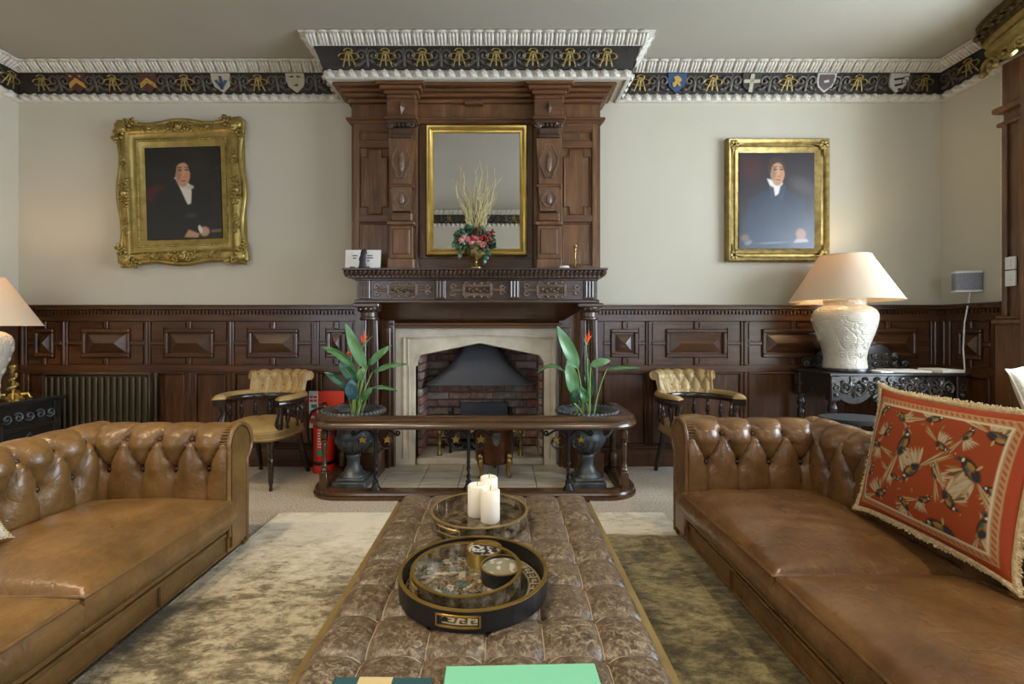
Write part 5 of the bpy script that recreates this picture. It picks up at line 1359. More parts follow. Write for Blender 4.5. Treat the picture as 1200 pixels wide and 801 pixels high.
def bird(cx, cy, ang, s, seed):
    rr = random.Random(seed)
    def e(dx, dy, rx, ry, a, col, soft=.2, op=1.0):
        c, n = math.cos(ang), math.sin(ang); x, y = dx * c - dy * n, dx * n + dy * c
        pt.ell(cx + x * s, cy + y * s / asp, rx * s, ry * s, a + ang, col, soft, op)
    # tail, wings (fans of cream quills), body, neck, head
    for k in range(4): e(-1.25 - .1 * k, -.10 + .07 * k, .75, .045, .12 - .07 * k, (CR, (.24, .13, .03), CR, (.35, .22, .07))[k], .3)
    up = 1 if rr.random() < .6 else -1
    for k in range(6): e(-.15 - .13 * k, up * (.55 - .02 * k), .55 - .03 * k, .075, up * (1.25 + .20 * k), (CR, (.42, .31, .15), (.50, .42, .30))[k % 3], .3)
    for k in range(5): e(.25 - .10 * k, up * .22 + .30, .42, .07, 1.0 + .25 * k * up, ((.30, .17, .05), CR, (.13, .07, .03))[k % 3], .3)
    e(0, 0, .56, .27, .1, (.050, .020, .010)); e(-.10, .03, .34, .13, .1, (.26, .12, .02)); e(-.32, -.03, .22, .12, .1, (.03, .035, .045))
    e(.12, -.07, .20, .09, .3, (.32, .20, .05)); e(.05, .12, .14, .06, .2, (.03, .10, .14))
    e(.50, .16, .22, .085, .75, (.012, .050, .040)); e(.46, .10, .06, .085, .75, (.60, .56, .48))
    e(.64, .31, .115, .085, .2, (.015, .07, .055)); e(.68, .31, .065, .05, 0, (.42, .012, .012)); e(.80, .30, .055, .025, -.2, (.50, .40, .16))
    e(-.05, -.33, .05, .15, .3, (.45, .34, .14))
for b in ((.22, .68, .9, .07, 21), (.62, .50, 1.8, .075, 22), (.58, .28, .3, .07, 23), (.36, .36, -.4, .065, 24), (.92, .48, 2.6, .08, 25), (.74, .80, 1.0, .07, 26), (.12, .84, .5, .085, 1), (.30, .82, 2.4, .075, 2), (.52, .86, .2, .09, 3), (.14, .56, 2.9, .085, 4), (.38, .62, 1.2, .135, 5), (.47, .45, -2.5, .12, 6), (.13, .34, .9, .075, 7),
          (.80, .58, 2.2, .13, 8), (.72, .34, -1.0, .10, 9), (.25, .19, .4, .095, 10), (.45, .19, 2.2, .075, 11), (.68, .13, 2.9, .14, 12), (.88, .82, -.4, .11, 13), (.07, .17, 1.4, .075, 14), (.90, .25, 1.2, .11, 15), (.62, .68, -.6, .07, 16)):
    bird(*b)
for k in range(14):
    rr = random.Random(40 + k); pt.ell(rr.uniform(.1, .9), rr.uniform(.1, .9), .014, .006, rr.uniform(0, 3), (.20, .20, .08), .3)
band(-.01, .040, (.34, .052, .014)); band(.040, .075, (.46, .26, .11))
dd = np.minimum(np.minimum(pt.U, 1 - pt.U), np.minimum(pt.V, 1 - pt.V) * asp); pt.lay(smoothstep(.045, .05, dd) * (1 - smoothstep(.066, .071, dd)) * (.5 + .5 * np.sin(pt.U * 190 + pt.V * 150)), (.30, .075, .03)); band(.076, .088, (.62, .52, .36))
cv, edge = pillow_obj(ph, cw_, chh, .15, 260, 220, 'printed_cloth', pt.C)
mb = MB(); n = len(edge); P0 = [Vector(e) for e in edge]; L = 0; last = None
rr = random.Random(5)
for k in range(0, n, 1):
    p = P0[k]; d = p.normalized(); d.y = 0
    if k % 2 == 0: mb.sphere(tuple(p + d * .008), .0125, 6, 4, (1, .85, 1))
    for q in range(2): mb.tube([p, p + d * rr.uniform(.018, .027) + Vector((rr.uniform(-.005, .005), rr.uniform(-.006, .006), rr.uniform(-.004, .004)))], [.0042, .0022], 4)
o = mb.build('fringe', 'fringe', ph, 60); o['kind'] = 'stuff'
ph.rotation_euler = (Matrix.Rotation(-PI / 2 - .02, 4, 'Z') @ Matrix.Rotation(-.20, 4, 'X')).to_euler()
# corner of a second cushion at the left photo edge, on the left sofa
c2 = thing('cream_cushion', 'cream fringed cushion corner on the left sofa seat at frame edge', 'cushion', (-1.885, 1.545, .530), 0)
ov, ed = pillow_obj(c2, .40, .30, .12, 40, 40, 'cushion_cream')
mb = MB()
for k in range(len(ed)):
    p = Vector(ed[k]); d = p.normalized(); mb.tube([p, p + d * .02], [.005, .002], 4)
o = mb.build('fringe', 'fringe', c2, 60); o['kind'] = 'stuff'
c2.rotation_euler = (Matrix.Rotation(PI / 2 + .1, 4, 'Z') @ Matrix.Rotation(-.42, 4, 'X')).to_euler()

# ================================================================== OTTOMAN
OX0_, OX1_, OY0_, OY1_, OT = -.468, .382, .48, 2.17, .40
ot = thing('tufted_ottoman', 'long distressed brown leather tufted ottoman in the middle', 'ottoman', ((OX0_ + OX1_) / 2, (OY0_ + OY1_) / 2, 0))
ow, ol = OX1_ - OX0_, OY1_ - OY0_; NCx, NCy = 6, 11
per = 15; nx, ny = NCx * per + 1, NCy * per + 1
u = np.linspace(0, NCx, nx)[:, None]; v = np.linspace(0, NCy, ny)[None, :]
s1, s2 = np.abs(np.sin(PI * u)), np.abs(np.sin(PI * v))
edge_u = np.where((u < .5) | (u > NCx - .5), 1.0, s1); edge_v = np.where((v < .5) | (v > NCy - .5), 1.0, s2)
h = .016 * (edge_u ** .35) * (edge_v ** .35)
du = np.abs((u + .5) % 1 - .5) * ow / NCx + np.where((u < .4) | (u > NCx - .4), 9, 0); dv = np.abs((v + .5) % 1 - .5) * ol / NCy + np.where((v < .4) | (v > NCy - .4), 9, 0)
h = h - .018 * np.exp(-(du ** 2 + dv ** 2) / .022 ** 2)
A = np.zeros((nx, ny, 3)); A[..., 0] = (u / NCx - .5) * ow * .985 + 0 * v; A[..., 1] = (v / NCy - .5) * ol * .99 + 0 * u
eu = np.minimum(u, NCx - u) * ow / NCx + 0 * v; ev = np.minimum(v, NCy - v) * ol / NCy + 0 * u; e = np.minimum(eu, ev); Rr = .055
drop = np.where(e < Rr, Rr - np.sqrt(np.maximum(0, Rr ** 2 - (Rr - e) ** 2)), 0)
A[..., 2] = OT - .008 + h - drop
mb = MB().grid(A)
top = mb.build('tufted_top', 'leather_distressed', ot, 60)
mb = MB().box(-ow / 2 * .985, ow / 2 * .985, -ol / 2 * .99, ol / 2 * .99, .20, OT - .060, .006)
mb.build('side_band', 'leather_distressed', ot)
fr_ = MB()
E_ = .014
for a in ((-ow / 2 - E_, -ow / 2 + .014, -ol / 2 - E_, ol / 2 + E_), (ow / 2 - .014, ow / 2 + E_, -ol / 2 - E_, ol / 2 + E_), (-ow / 2 - E_, ow / 2 + E_, -ol / 2 - E_, -ol / 2 + .014), (-ow / 2 - E_, ow / 2 + E_, ol / 2 - .014, ol / 2 + E_)):
    fr_.box(a[0], a[1], a[2], a[3], OT - .075, OT - .038, .004)
fr_.build('brass_edge', 'brass_edge', ot)
MB().box(-ow / 2 + .03, ow / 2 - .03, -ol / 2 + .03, ol / 2 - .03, .12, .20, .01).build('plinth', 'black_oak', ot)
for sx_ in (-1, 1):
    for sy_ in (-1, 1): MB().lathe([(.020, 0), (.028, .03), (.032, .12)], (sx_ * (ow / 2 - .08), sy_ * (ol / 2 - .08), 0), 14).build('leg', 'black_oak', ot)
ob = MB().sphere((0, 0, 0), .0075, 8, 5, (1, 1, .6)).build('button', 'leather_distressed', None, 60); COL.objects.unlink(ob)
for i in range(1, NCx):
    for j in range(1, NCy): link('button', ob.data, top, (*A[i * per, j * per][:2], A[i * per, j * per][2] + .003))
sm_ = MB()
for i in range(1, NCx): sm_.tube([tuple(A[i * per, j] + np.array((0, 0, .0006))) for j in range(3, ny - 3)], .0022, 4)
for j in range(1, NCy): sm_.tube([tuple(A[i, j * per] + np.array((0, 0, .0006))) for i in range(3, nx - 3)], .0018, 4)
sm_.build('seam_piping', 'seam_thread', top, 60)

# ------------------------------------------------------------------ trays, candles, tins, books on the ottoman
TZ = OT + .008
def tray(name, label, x, y, r, hgt, z, wall, rimc, floor, ha, nseg=56, group='round trays on the ottoman'):
    tr_ = thing(name, label, 'tray', (x, y, z), 0, group); th = .008
    MB().lathe([(0.001, 0), (r, 0), (r, .006), (0.001, .006)], n=nseg, cap=False).build('tray_base', wall, tr_, 40)
    # wall with two handle slots
    def wall_arc(z0, z1, gap):
        mb = MB()
        segs = [i for i in range(nseg)]
        for i in segs:
            a0, a1_ = 2 * PI * i / nseg, 2 * PI * (i + 1) / nseg; am = (a0 + a1_) / 2
            if gap and any(abs((am - q + PI) % (2 * PI) - PI) < .055 / r for q in ha): continue
            vs = [(rr * math.cos(a), rr * math.sin(a), zz) for a in (a0, a1_) for rr in (r - th, r) for zz in (z0, z1)]
            mb.add(vs, [(0, 1, 5, 4), (2, 6, 7, 3), (1, 3, 7, 5), (0, 4, 6, 2), (0, 2, 3, 1), (4, 5, 7, 6)])
        return mb
    zs0, zs1 = .014, hgt - .014
    mb = wall_arc(.004, zs0, False); k = wall_arc(zs0, zs1, True); mb.add(k.v, k.f); k = wall_arc(zs1, hgt - .002, False); mb.add(k.v, k.f)
    wl = mb.build('tray_wall', wall, tr_, 30)
    bm = bmesh.new(); bm.from_mesh(wl.data); bmesh.ops.remove_doubles(bm, verts=bm.verts, dist=.0001); bm.to_mesh(wl.data); bm.free()
    MB().lathe([(r - th - .001, hgt - .003), (r - th - .001, hgt), (r + .001, hgt), (r + .001, hgt - .003)], n=nseg, cap=False).build('gilt_rim', rimc, tr_, 50)
    for q in ha:
        w2 = .055 / r; pts = []
        for i in range(13): a = q - w2 + 2 * w2 * i / 12; pts.append(((r + .001) * math.cos(a), (r + .001) * math.sin(a), zs1))
        for i in range(13): a = q + w2 - 2 * w2 * i / 12; pts.append(((r + .001) * math.cos(a), (r + .001) * math.sin(a), zs0))
        MB().tube(pts, .0030, 5, closed=True).build('handle_trim', rimc, tr_, 60)
    if isinstance(floor, str): MB().lathe([(0.001, .0065), (r - th - .001, .0065), (r - th - .001, .009), (0.001, .009)], n=nseg, cap=False).build('tray_floor', floor, tr_, 40)
    else:
        nr, na = 40, 160; A_ = np.zeros((nr, na, 3)); C_ = np.zeros((nr, na, 3))
        for i in range(nr):
            for j in range(na):
                rr = (r - th - .001) * i / (nr - 1); a = 2 * PI * j / na; A_[i, j] = (rr * math.cos(a), rr * math.sin(a), .0092); C_[i, j] = floor(rr / r, a)
        o_ = MB().grid(A_, closed_v=True).build('tray_floor', 'tray_print', tr_, 60); color_mesh(o_, C_.reshape(-1, 3))
    return tr_
def greek(rn, a):
    base = (.020, .018, .016)
    if .74 < rn < .93:
        k = (a * 36 / (2 * PI)) % 1; q = (rn - .74) / .19
        on = q < .12 or q > .88 or (k < .16) or (.30 < q < .46 and .16 < k < .70) or (.58 < k < .72 and .30 < q < .75) or (.62 < q < .75 and .36 < k < .72)
        return (.42, .36, .24) if on else base
    return base
def oldmap(rn, a):
    x, y = rn * math.cos(a) * 4.2, rn * math.sin(a) * 4.2
    n1 = mnoise.noise((x, y, 2.0)); n2 = mnoise.noise((x * 2.5, y * 2.5, 7.0)); n3 = mnoise.noise((x * 1.3 + 4, y * 1.3, 1.0))
    c = np.array((.15, .125, .085)) + .10 * n2
    if n1 > .20: c = np.array((.095, .125, .115)) + .04 * n2
    if n3 > .25: c = np.array((.36, .32, .24))
    if n1 < -.36: c = np.array((.17, .095, .05))
    if abs(n2) < .06: c = np.array((.018, .014, .010))
    return tuple(np.clip(c, .008, 1))
tray('round_tray', 'large black round tray with gilt rim and key-pattern floor', -.086, 1.366, .211, .055, TZ, 'black_plastic', 'gold_bright', greek, (PI * 1.46, PI * .46))
tray('round_tray', 'smaller mirrored tray nested inside the large black tray', -.106, 1.362, .157, .052, TZ + .0095, 'mirror_floor', 'gold_bright', oldmap, (PI * 1.10, PI * .10))
tray('round_tray', 'antique mirrored round tray holding the white pillar candles', -.092, 1.83, .186, .050, TZ, 'mirror_floor', 'brass_edge', 'mirror_floor', (PI * 1.30, PI * .30))
def pillar(label, x, y, r, h_):
    c_ = thing('pillar_candle', label, 'candle', (x, y, TZ + .0095), 0, 'white pillar candles')
    MB().lathe([(r - .002, 0), (r, .003), (r, h_ - .006), (r - .005, h_), (r * .55, h_ - .004), (0.001, h_ - .005)], n=28, cap=True).build('wax', 'wax', c_, 50)
    MB().tube([(0, 0, h_ - .006), (.001, 0, h_ + .006), (.003, 0, h_ + .014)], .0018, 5).build('wick', 'wick', c_)
pillar('left white pillar candle of three on the mirrored tray', WX(559, 1.87), 1.87, .037, .120)
pillar('front right white pillar candle, nearest of the three', WX(574.5, 1.81), 1.81, .0365, .122)
pillar('rearmost white pillar candle half hidden behind the other two', WX(573, 1.94), 1.94, .036, .128)
def tin(label, x, y, r, h_, body, lid, fill):
    t_ = thing('candle_tin', label, 'candle tin', (x, y, TZ + .0095 + .0095), 0, 'tins in the nested tray')
    MB().lathe([(r, 0), (r, h_), (r - .003, h_), (r - .003, h_ - .008), (0.001, h_ - .008)], n=36, cap=True).build('tin', body, t_, 40)
    MB().lathe([(r - .004, h_ - .001), (r + .001, h_ - .001), (r + .001, h_ + .002), (r - .004, h_ + .002)], n=36, cap=False).build('rim', lid, t_, 40)
    nr, na = 24, 72; A_ = np.zeros((nr, na, 3)); C_ = np.zeros((nr, na, 3))
    for i in range(nr):
        for j in range(na):
            rr = (r - .004) * i / (nr - 1); a = 2 * PI * j / na; A_[i, j] = (rr * math.cos(a), rr * math.sin(a), h_ - .006); C_[i, j] = fill(rr / r, rr * math.cos(a) / r, rr * math.sin(a) / r)
    o_ = MB().grid(A_, closed_v=True).build('top_print', 'printed_card', t_, 60); color_mesh(o_, C_.reshape(-1, 3))
def f1_(rn, x, y):
    n_ = mnoise.noise((x * 4, y * 4, 3)) ; return (.014, .013, .018) if rn < .78 and n_ > -.08 else (.40, .38, .35)
def f2_(rn, x, y):
    n_ = mnoise.noise((x * 3, y * 3, 9)); c = (.20, .18, .115) if n_ < .25 else (.42, .40, .33)
    return c
tin('gold candle tin with a dark patterned top', WX(567.5, 1.48), 1.475, .054, .042, 'gold_bright', 'gold_bright', f1_)
tin('black candle tin with a greenish gold lid', WX(588, 1.375), 1.372, .060, .040, 'black_plastic', 'gold', f2_)
def book(label, x0, x1, y0, y1, z, h_, mat, rz, extra=None):
    b_ = thing('book', label, 'book', ((x0 + x1) / 2, (y0 + y1) / 2, z), rz); w2, l2 = (x1 - x0) / 2, (y1 - y0) / 2
    MB().box(-w2, w2, -l2, l2, h_ - .003, h_, .001).box(-w2, w2, -l2, l2, 0, .003, .001).box(-w2, -w2 + .003, -l2, l2, 0, h_, .001).build('cover', mat, b_)
    MB().box(-w2 + .003, w2 - .004, -l2 + .004, l2 - .004, .003, h_ - .003).build('pages', 'page_white', b_)
    if extra: MB().box(*extra[0], -l2 + .002, l2 - .0005, h_ - .0005, h_ + .0008).build('cover_print', extra[1], b_)
book('mint green book lying on the near end of the ottoman', WX(525, 1.03), WX(698, 1.03), .76, 1.018, TZ, .022, 'book_green', .03)
book('dark teal book with cream cover print left of the green book', WX(395, 1.01), WX(508, 1.01), .74, .992, TZ, .014, 'book_teal', -.01, ((-.05, .02), 'book_cream'))

# ================================================================== RUG
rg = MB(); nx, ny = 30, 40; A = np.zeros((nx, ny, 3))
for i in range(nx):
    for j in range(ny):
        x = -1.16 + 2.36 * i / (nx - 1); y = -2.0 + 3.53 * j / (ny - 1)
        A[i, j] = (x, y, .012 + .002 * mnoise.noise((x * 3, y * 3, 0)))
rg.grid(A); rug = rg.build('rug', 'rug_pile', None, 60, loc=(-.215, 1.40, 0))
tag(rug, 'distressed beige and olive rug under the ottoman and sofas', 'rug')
md = MB()
for i in range(3):
    x = (-1.165, 1.205, 0)[i]
    if i < 2: md.box(x - .006, x + .006, -2.0, 1.535, 0, .014, .003)
md.box(-1.165, 1.205, 1.527, 1.539, 0, .014, .003).box(-1.16, 1.20, -2.0, 1.53, .001, .007)
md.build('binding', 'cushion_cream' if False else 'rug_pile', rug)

# ================================================================== CAPTAIN'S CHAIRS
def captain_chair():
    r = thing('captains_chair', 'c', 'chair', (0, 0, 0), 0, 'tufted captain chairs by the panelling')
    RX, RY = .285, .275
    def ring(a, k=1.0): return Vector((RX * k * math.cos(a), RY * k * math.sin(a)))
    # seat frame, tufted seat
    def seat_pt(a, k):
        c, s = math.cos(a), math.sin(a); e = .62
        return .255 * k * math.copysign(abs(c) ** e, c), .25 * k * math.copysign(abs(s) ** e, s) - .01
    n = 48; A = np.zeros((3, n, 3))
    for j in range(n):
        a = 2 * PI * j / n
        for i, (k, z) in enumerate(((1.0, .355), (1.03, .37), (1.0, .425))): A[i, j] = (*seat_pt(a, k), z)
    mb = MB().grid(A, closed_v=True); mb.f.append(tuple(range(n))); mb.build('seat_frame', 'leather_mustard', r, 50)
    nr = 22; A = np.zeros((nr, 72, 3))
    for i in range(nr):
        k = i / (nr - 1)
        for j in range(72):
            a = 2 * PI * j / 72; x, y = seat_pt(a, k * 1.02); cr = .055 * (1 - k ** 2.6)
            p, q = (x / .13 + y / .13) / 1.0, (x / .13 - y / .13) / 1.0
            tf = .014 * (abs(math.sin(PI * p / 2)) * abs(math.sin(PI * q / 2))) ** .4 * (1 - k ** 4)
            A[i, j] = (x, y, .425 + cr + tf - (.012 * max(0, k - .9) * 10 if k > .9 else 0))
    MB().grid(A, closed_v=True).build('seat', 'leather_mustard', r, 70)
    MB().tube([(*seat_pt(2 * PI * j / n, 1.035), .372) for j in range(n)], .006, 5, closed=True).build('seat_braid', 'leather_mustard', r, 60)
    # U shaped arm rail
    a0, a1_ = math.radians(-38), math.radians(218); m = 44
    pts = [(*ring(a0 + (a1_ - a0) * i / (m - 1)), .625) for i in range(m)]
    A = np.zeros((m, 8, 3)); B = np.zeros((m, 14, 3))
    for i in range(m):
        a = a0 + (a1_ - a0) * i / (m - 1); t_ = abs(i / (m - 1) - .5) * 2
        wd = .032 + .012 * smoothstep(.75, 1.0, np.array(t_)); c = Vector((math.cos(a), math.sin(a)))
        p = ring(a)
        for j, (o, z) in enumerate(((-1, .600), (-.8, .590), (.8, .590), (1, .600), (1, .628), (.8, .636), (-.8, .636), (-1, .628))): A[i, j] = (p.x + c.x * o * wd, p.y + c.y * o * wd, z)
        for j in range(14):
            b = 2 * PI * j / 14; hh = .030 * min(1, (1 - t_) * 14 + .25)
            B[i, j] = (p.x + c.x * math.cos(b) * wd * 1.08, p.y + c.y * math.cos(b) * wd * 1.08, .640 + max(-.004, hh * math.sin(b)) )
    mb = MB().grid(A, closed_v=True); mb.f += [tuple(range(8)), tuple((m - 1) * 8 + k for k in range(8))]; mb.build('arm_rail', 'chair_wood', r, 50)
    mb = MB().grid(B, closed_v=True); mb.f += [tuple(range(14)), tuple((m - 1) * 14 + k for k in range(14))]; mb.build('arm_pad', 'leather_mustard', r, 60)
    sp = MB().lathe([(.008, 0), (.011, .015), (.007, .03), (.016, .065), (.018, .08), (.010, .10), (.014, .11), (.008, .125), (.007, .16), (.010, .17)], n=12).build('spindle', 'chair_wood', None, 60); COL.objects.unlink(sp)
    for k in range(11):
        a = math.radians(-20 + 220 * k / 10); p = ring(a, .96); link('spindle', sp.data, r, (p.x, p.y, .425))
    for s2 in (-1, 1):   # carved front uprights
        p = ring(math.radians(-32 if s2 > 0 else 212), .93)
        MB().tube([(p.x - s2 * .01, p.y, .40), (p.x, p.y - .012, .47), (p.x - s2 * .004, p.y + .012, .53), (p.x, p.y - .006, .595)], [.024, .030, .020, .026], 8).build('arm_upright', 'chair_wood', r, 60)
    # tufted back pad with rolled top
    b0, b1 = math.radians(38), math.radians(142); nu = 72
    prof = []
    for i in range(14): prof.append((-.020 + .012 * math.sin(i / 13 * 2.2), .640 + .125 * i / 13, i / 13 * .125))
    for i in range(1, 15):
        t_ = PI - math.radians(250) * i / 14; prof.append((.022 + .034 * math.cos(t_), .775 + .034 * math.sin(t_), .125 + .034 * math.radians(250) * i / 14))
    prof += [(.016, .742, 9), (.014, .70, 9), (.012, .640, 9)]
    A = np.zeros((nu, len(prof), 3))
    for i in range(nu):
        a = b0 + (b1 - b0) * i / (nu - 1); c = Vector((math.cos(a), math.sin(a))); flare = 1 + .0 * i
        for j, (o, z, s) in enumerate(prof):
            h_ = 0
            if s < 5:
                uu = (a - PI / 2) * .29 / .088; vv = np.clip((s - .06) / .075, 0, 1); pp, qq = uu + vv / 2, uu - vv / 2
                h_ = (.020 * (abs(math.sin(PI * pp)) * abs(math.sin(PI * qq))) ** .42) * (1 - smoothstep(.19, .25, np.array(s)))
                h_ *= smoothstep(0, .06, np.array(min(i, nu - 1 - i) / (nu - 1)))
            o2 = o - h_ * (1 if s < .14 else .3); z2 = z + (h_ * .7 if s >= .14 and s < 5 else 0)
            ex = 1 + (z - .64) * .12 * (1 if s < 5 else 1)
            p = ring(a); A[i, j] = ((p.x + c.x * o2) * ex, (p.y + c.y * o2) + (z - .64) * .25, z2)
    mb = MB().grid(A, closed_v=True); k = len(prof); mb.f += [tuple(range(k)), tuple((nu - 1) * k + q for q in range(k))]
    bk = mb.build('back_pad', 'leather_mustard', r, 60)
    bt = MB().sphere((0, 0, 0), .007, 7, 5).build('button', 'leather_brown', None, 60); COL.objects.unlink(bt)
    for row, off in ((.06, 0), (.135, .5)):
        j = min(range(len(prof)), key=lambda q: abs(prof[q][2] - row))
        for kk in range(-3, 4):
            a = PI / 2 + (kk + off) * .088 / .29
            if b0 + .1 < a < b1 - .1:
                i = round((a - b0) / (b1 - b0) * (nu - 1)); link('button', bt.data, bk, tuple(A[i, j]))
    for e_ in (0, nu - 1):
        MB().tube([tuple(A[e_, j]) for j in range(0, 27)], .008, 6).build('end_piping', 'leather_mustard', bk, 60)
    # legs
    fl_ = [(.012, 0), (.014, .012), (.010, .03), (.017, .06), (.020, .16), (.024, .22), (.016, .235), (.024, .25), (.018, .265), (.022, .28), (.026, .30), (.026, .365)]
    for s2 in (-1, 1):
        MB().lathe(fl_, (s2 * .19, -.19, 0), 14).build('leg', 'chair_wood', r, 50)
        MB().tube([(s2 * .18, .17, .37), (s2 * .185, .20, .26), (s2 * .195, .25, .12), (s2 * .205, .285, .0)], [.026, .023, .019, .016], 6).build('leg', 'chair_wood', r, 40)
    MB().box(-.18, .18, -.006, .006, .33, .36).build('under_rail', 'chair_wood', r)
    return r
ch = captain_chair(); ch.location = (-1.815, 3.575, 0); ch.rotation_euler.z = math.radians(-7)
ch['label'] = 'mustard leather captain chair beside the fire extinguisher, left of fireplace'
c2_ = copy_tree(ch); c2_.location = (1.475, 3.60, 0); c2_.rotation_euler.z = math.radians(7)
c2_['label'] = 'mustard leather captain chair right of the fireplace, behind the brown sofa'

# ================================================================== FIRE EXTINGUISHER AND SIGN
ex_ = thing('fire_extinguisher', 'red fire extinguisher standing on carpet by the panelling', 'fire extinguisher', (WX(380, 3.84), 3.84, 0))
MB().lathe([(.085, 0), (.088, .01), (.088, .06), (.085, .065)], n=28).build('base_skirt', 'red_paint', ex_, 50)
MB().lathe([(.084, .064), (.086, .072), (.086, .088), (.084, .095)], n=28).build('black_band', 'black_plastic', ex_, 50)
MB().lathe([(.083, .09), (.085, .10), (.085, .40), (.075, .44), (.045, .47), (.025, .48), (.022, .50)], n=28).build('cylinder', 'red_paint', ex_, 50)
def arc_patch(a0, a1_, z0, z1, r, nm, mat, par):
    A = np.zeros((14, 2, 3))
    for i in range(14):
        a = a0 + (a1_ - a0) * i / 13
        for j, z in enumerate((z0, z1)): A[i, j] = (r * math.cos(a), r * math.sin(a), z)
    return MB().grid(A).build(nm, mat, par, 60)
lb = arc_patch(-1.9, -1.0, .14, .36, .0860, 'instruction_label', 'red_sign', ex_)
arc_patch(-1.30, -.98, .17, .37, .0863, 'label_white_panel', 'white_plastic', ex_); arc_patch(-1.88, -1.34, .15, .19, .0864, 'label_green_panel', 'green_sign', ex_)
for k in range(7): arc_patch(-1.84, -1.40, .21 + k * .022, .218 + k * .022, .0864, 'label_line', 'white_plastic', ex_)
MB().box(-.018, .018, -.07, .04, .505, .52, .004).box(-.014, .014, -.075, .03, .54, .555, .004).build('handle', 'black_plastic', ex_)
MB().lathe([(.022, .48), (.026, .49), (.026, .53), (.014, .545)], n=14).build('valve', 'brass', ex_)
MB().tube(bez((-.02, -.02, .51), (-.12, -.06, .52), (-.13, -.05, .35), (-.10, -.03, .20), 14), .010, 7).build('hose', 'black_plastic', ex_, 60)
# red sign on the panelling
sx0, sx1, sz0, sz1 = WX(362, 3.93), WX(403, 3.93), .33, WZ(458, 3.93)
sg = thing('fire_point_sign', 'red and white fire point sign on the dark panelling', 'sign', ((sx0 + sx1) / 2, 3.938, (sz0 + sz1) / 2))
sw, shh = (sx1 - sx0) / 2, (sz1 - sz0) / 2
MB().box(-sw, sw, -.006, .006, -shh, shh, .002).build('backing', 'red_sign', sg)
MB().box(-sw, -sw + .075, -.008, -.005, -shh, shh).build('white_strip', 'white_plastic', sg)
for k, (x0, x1, z0, z1, mt) in enumerate(((.008, .034, .245, .265, 'red_sign'), (.040, .066, .245, .265, 'red_sign'), (.008, .034, .215, .235, 'red_sign'), (.040, .066, .215, .235, 'red_sign'), (.020, .066, .165, .195, 'green_sign'), (.010, .066, .10, .145, 'red_sign'), (.010, .066, .04, .08, 'red_sign'))):
    MB().box(-sw + x0, -sw + x1, -.0095, -.0075, -shh + z0, -shh + z1).build('pictogram', mt, sg)
star_ = [(.016 * math.cos(a) * (1 if q % 2 == 0 else .3), .016 * math.sin(a) * (1 if q % 2 == 0 else .3)) for q, a in enumerate(np.linspace(0, 2 * PI, 9)[:-1])]
MB().prism([(x - .01, z + shh - .13) for x, z in star_], -.0085, -.006).build('yellow_spark', 'shield_gold', sg)

# ================================================================== RADIATOR
rx0, rx1, rz0, rz1 = WX(52, 3.87), WX(176, 3.87), .14, .795
rd = thing('panel_radiator', 'bronze painted panel radiator against the dark left panelling', 'radiator', ((rx0 + rx1) / 2, 3.88, 0))
rw = (rx1 - rx0) / 2
MB().box(-rw, rw, -.012, .045, rz0, rz1 - .02, .008).build('panel', 'radiator_bronze', rd)
MB().box(-rw - .004, rw + .004, -.030, .055, rz1 - .022, rz1, .006).build('top_grille', 'radiator_bronze', rd)
nf = 17
fm = MB().box(-.013, .013, -.026, 0, rz0 + .02, rz1 - .035, .008).build('flute', 'radiator_bronze', None, 30); COL.objects.unlink(fm)
for k in range(nf): link('flute', fm.data, rd, (-rw + (k + .5) * 2 * rw / nf, -.010, 0))
for s2 in (-1, 1): MB().box(s2 * rw - .006, s2 * rw + .006, -.028, .05, rz0, rz1 - .01, .004).build('side_panel', 'radiator_bronze', rd)
MB().tube([(rw + .03, .01, rz1 - .03), (rw + .03, .01, .0)], .011, 8).build('pipe', 'radiator_bronze', rd, 60)
MB().lathe([(.016, 0), (.018, .01), (.018, .035), (.010, .04)], (rw + .03, .01, rz1 - .04), 12).tube([(rw, .01, rz1 - .05), (rw + .03, .01, rz1 - .05)], .009, 7).build('valve', 'radiator_bronze', rd, 50)

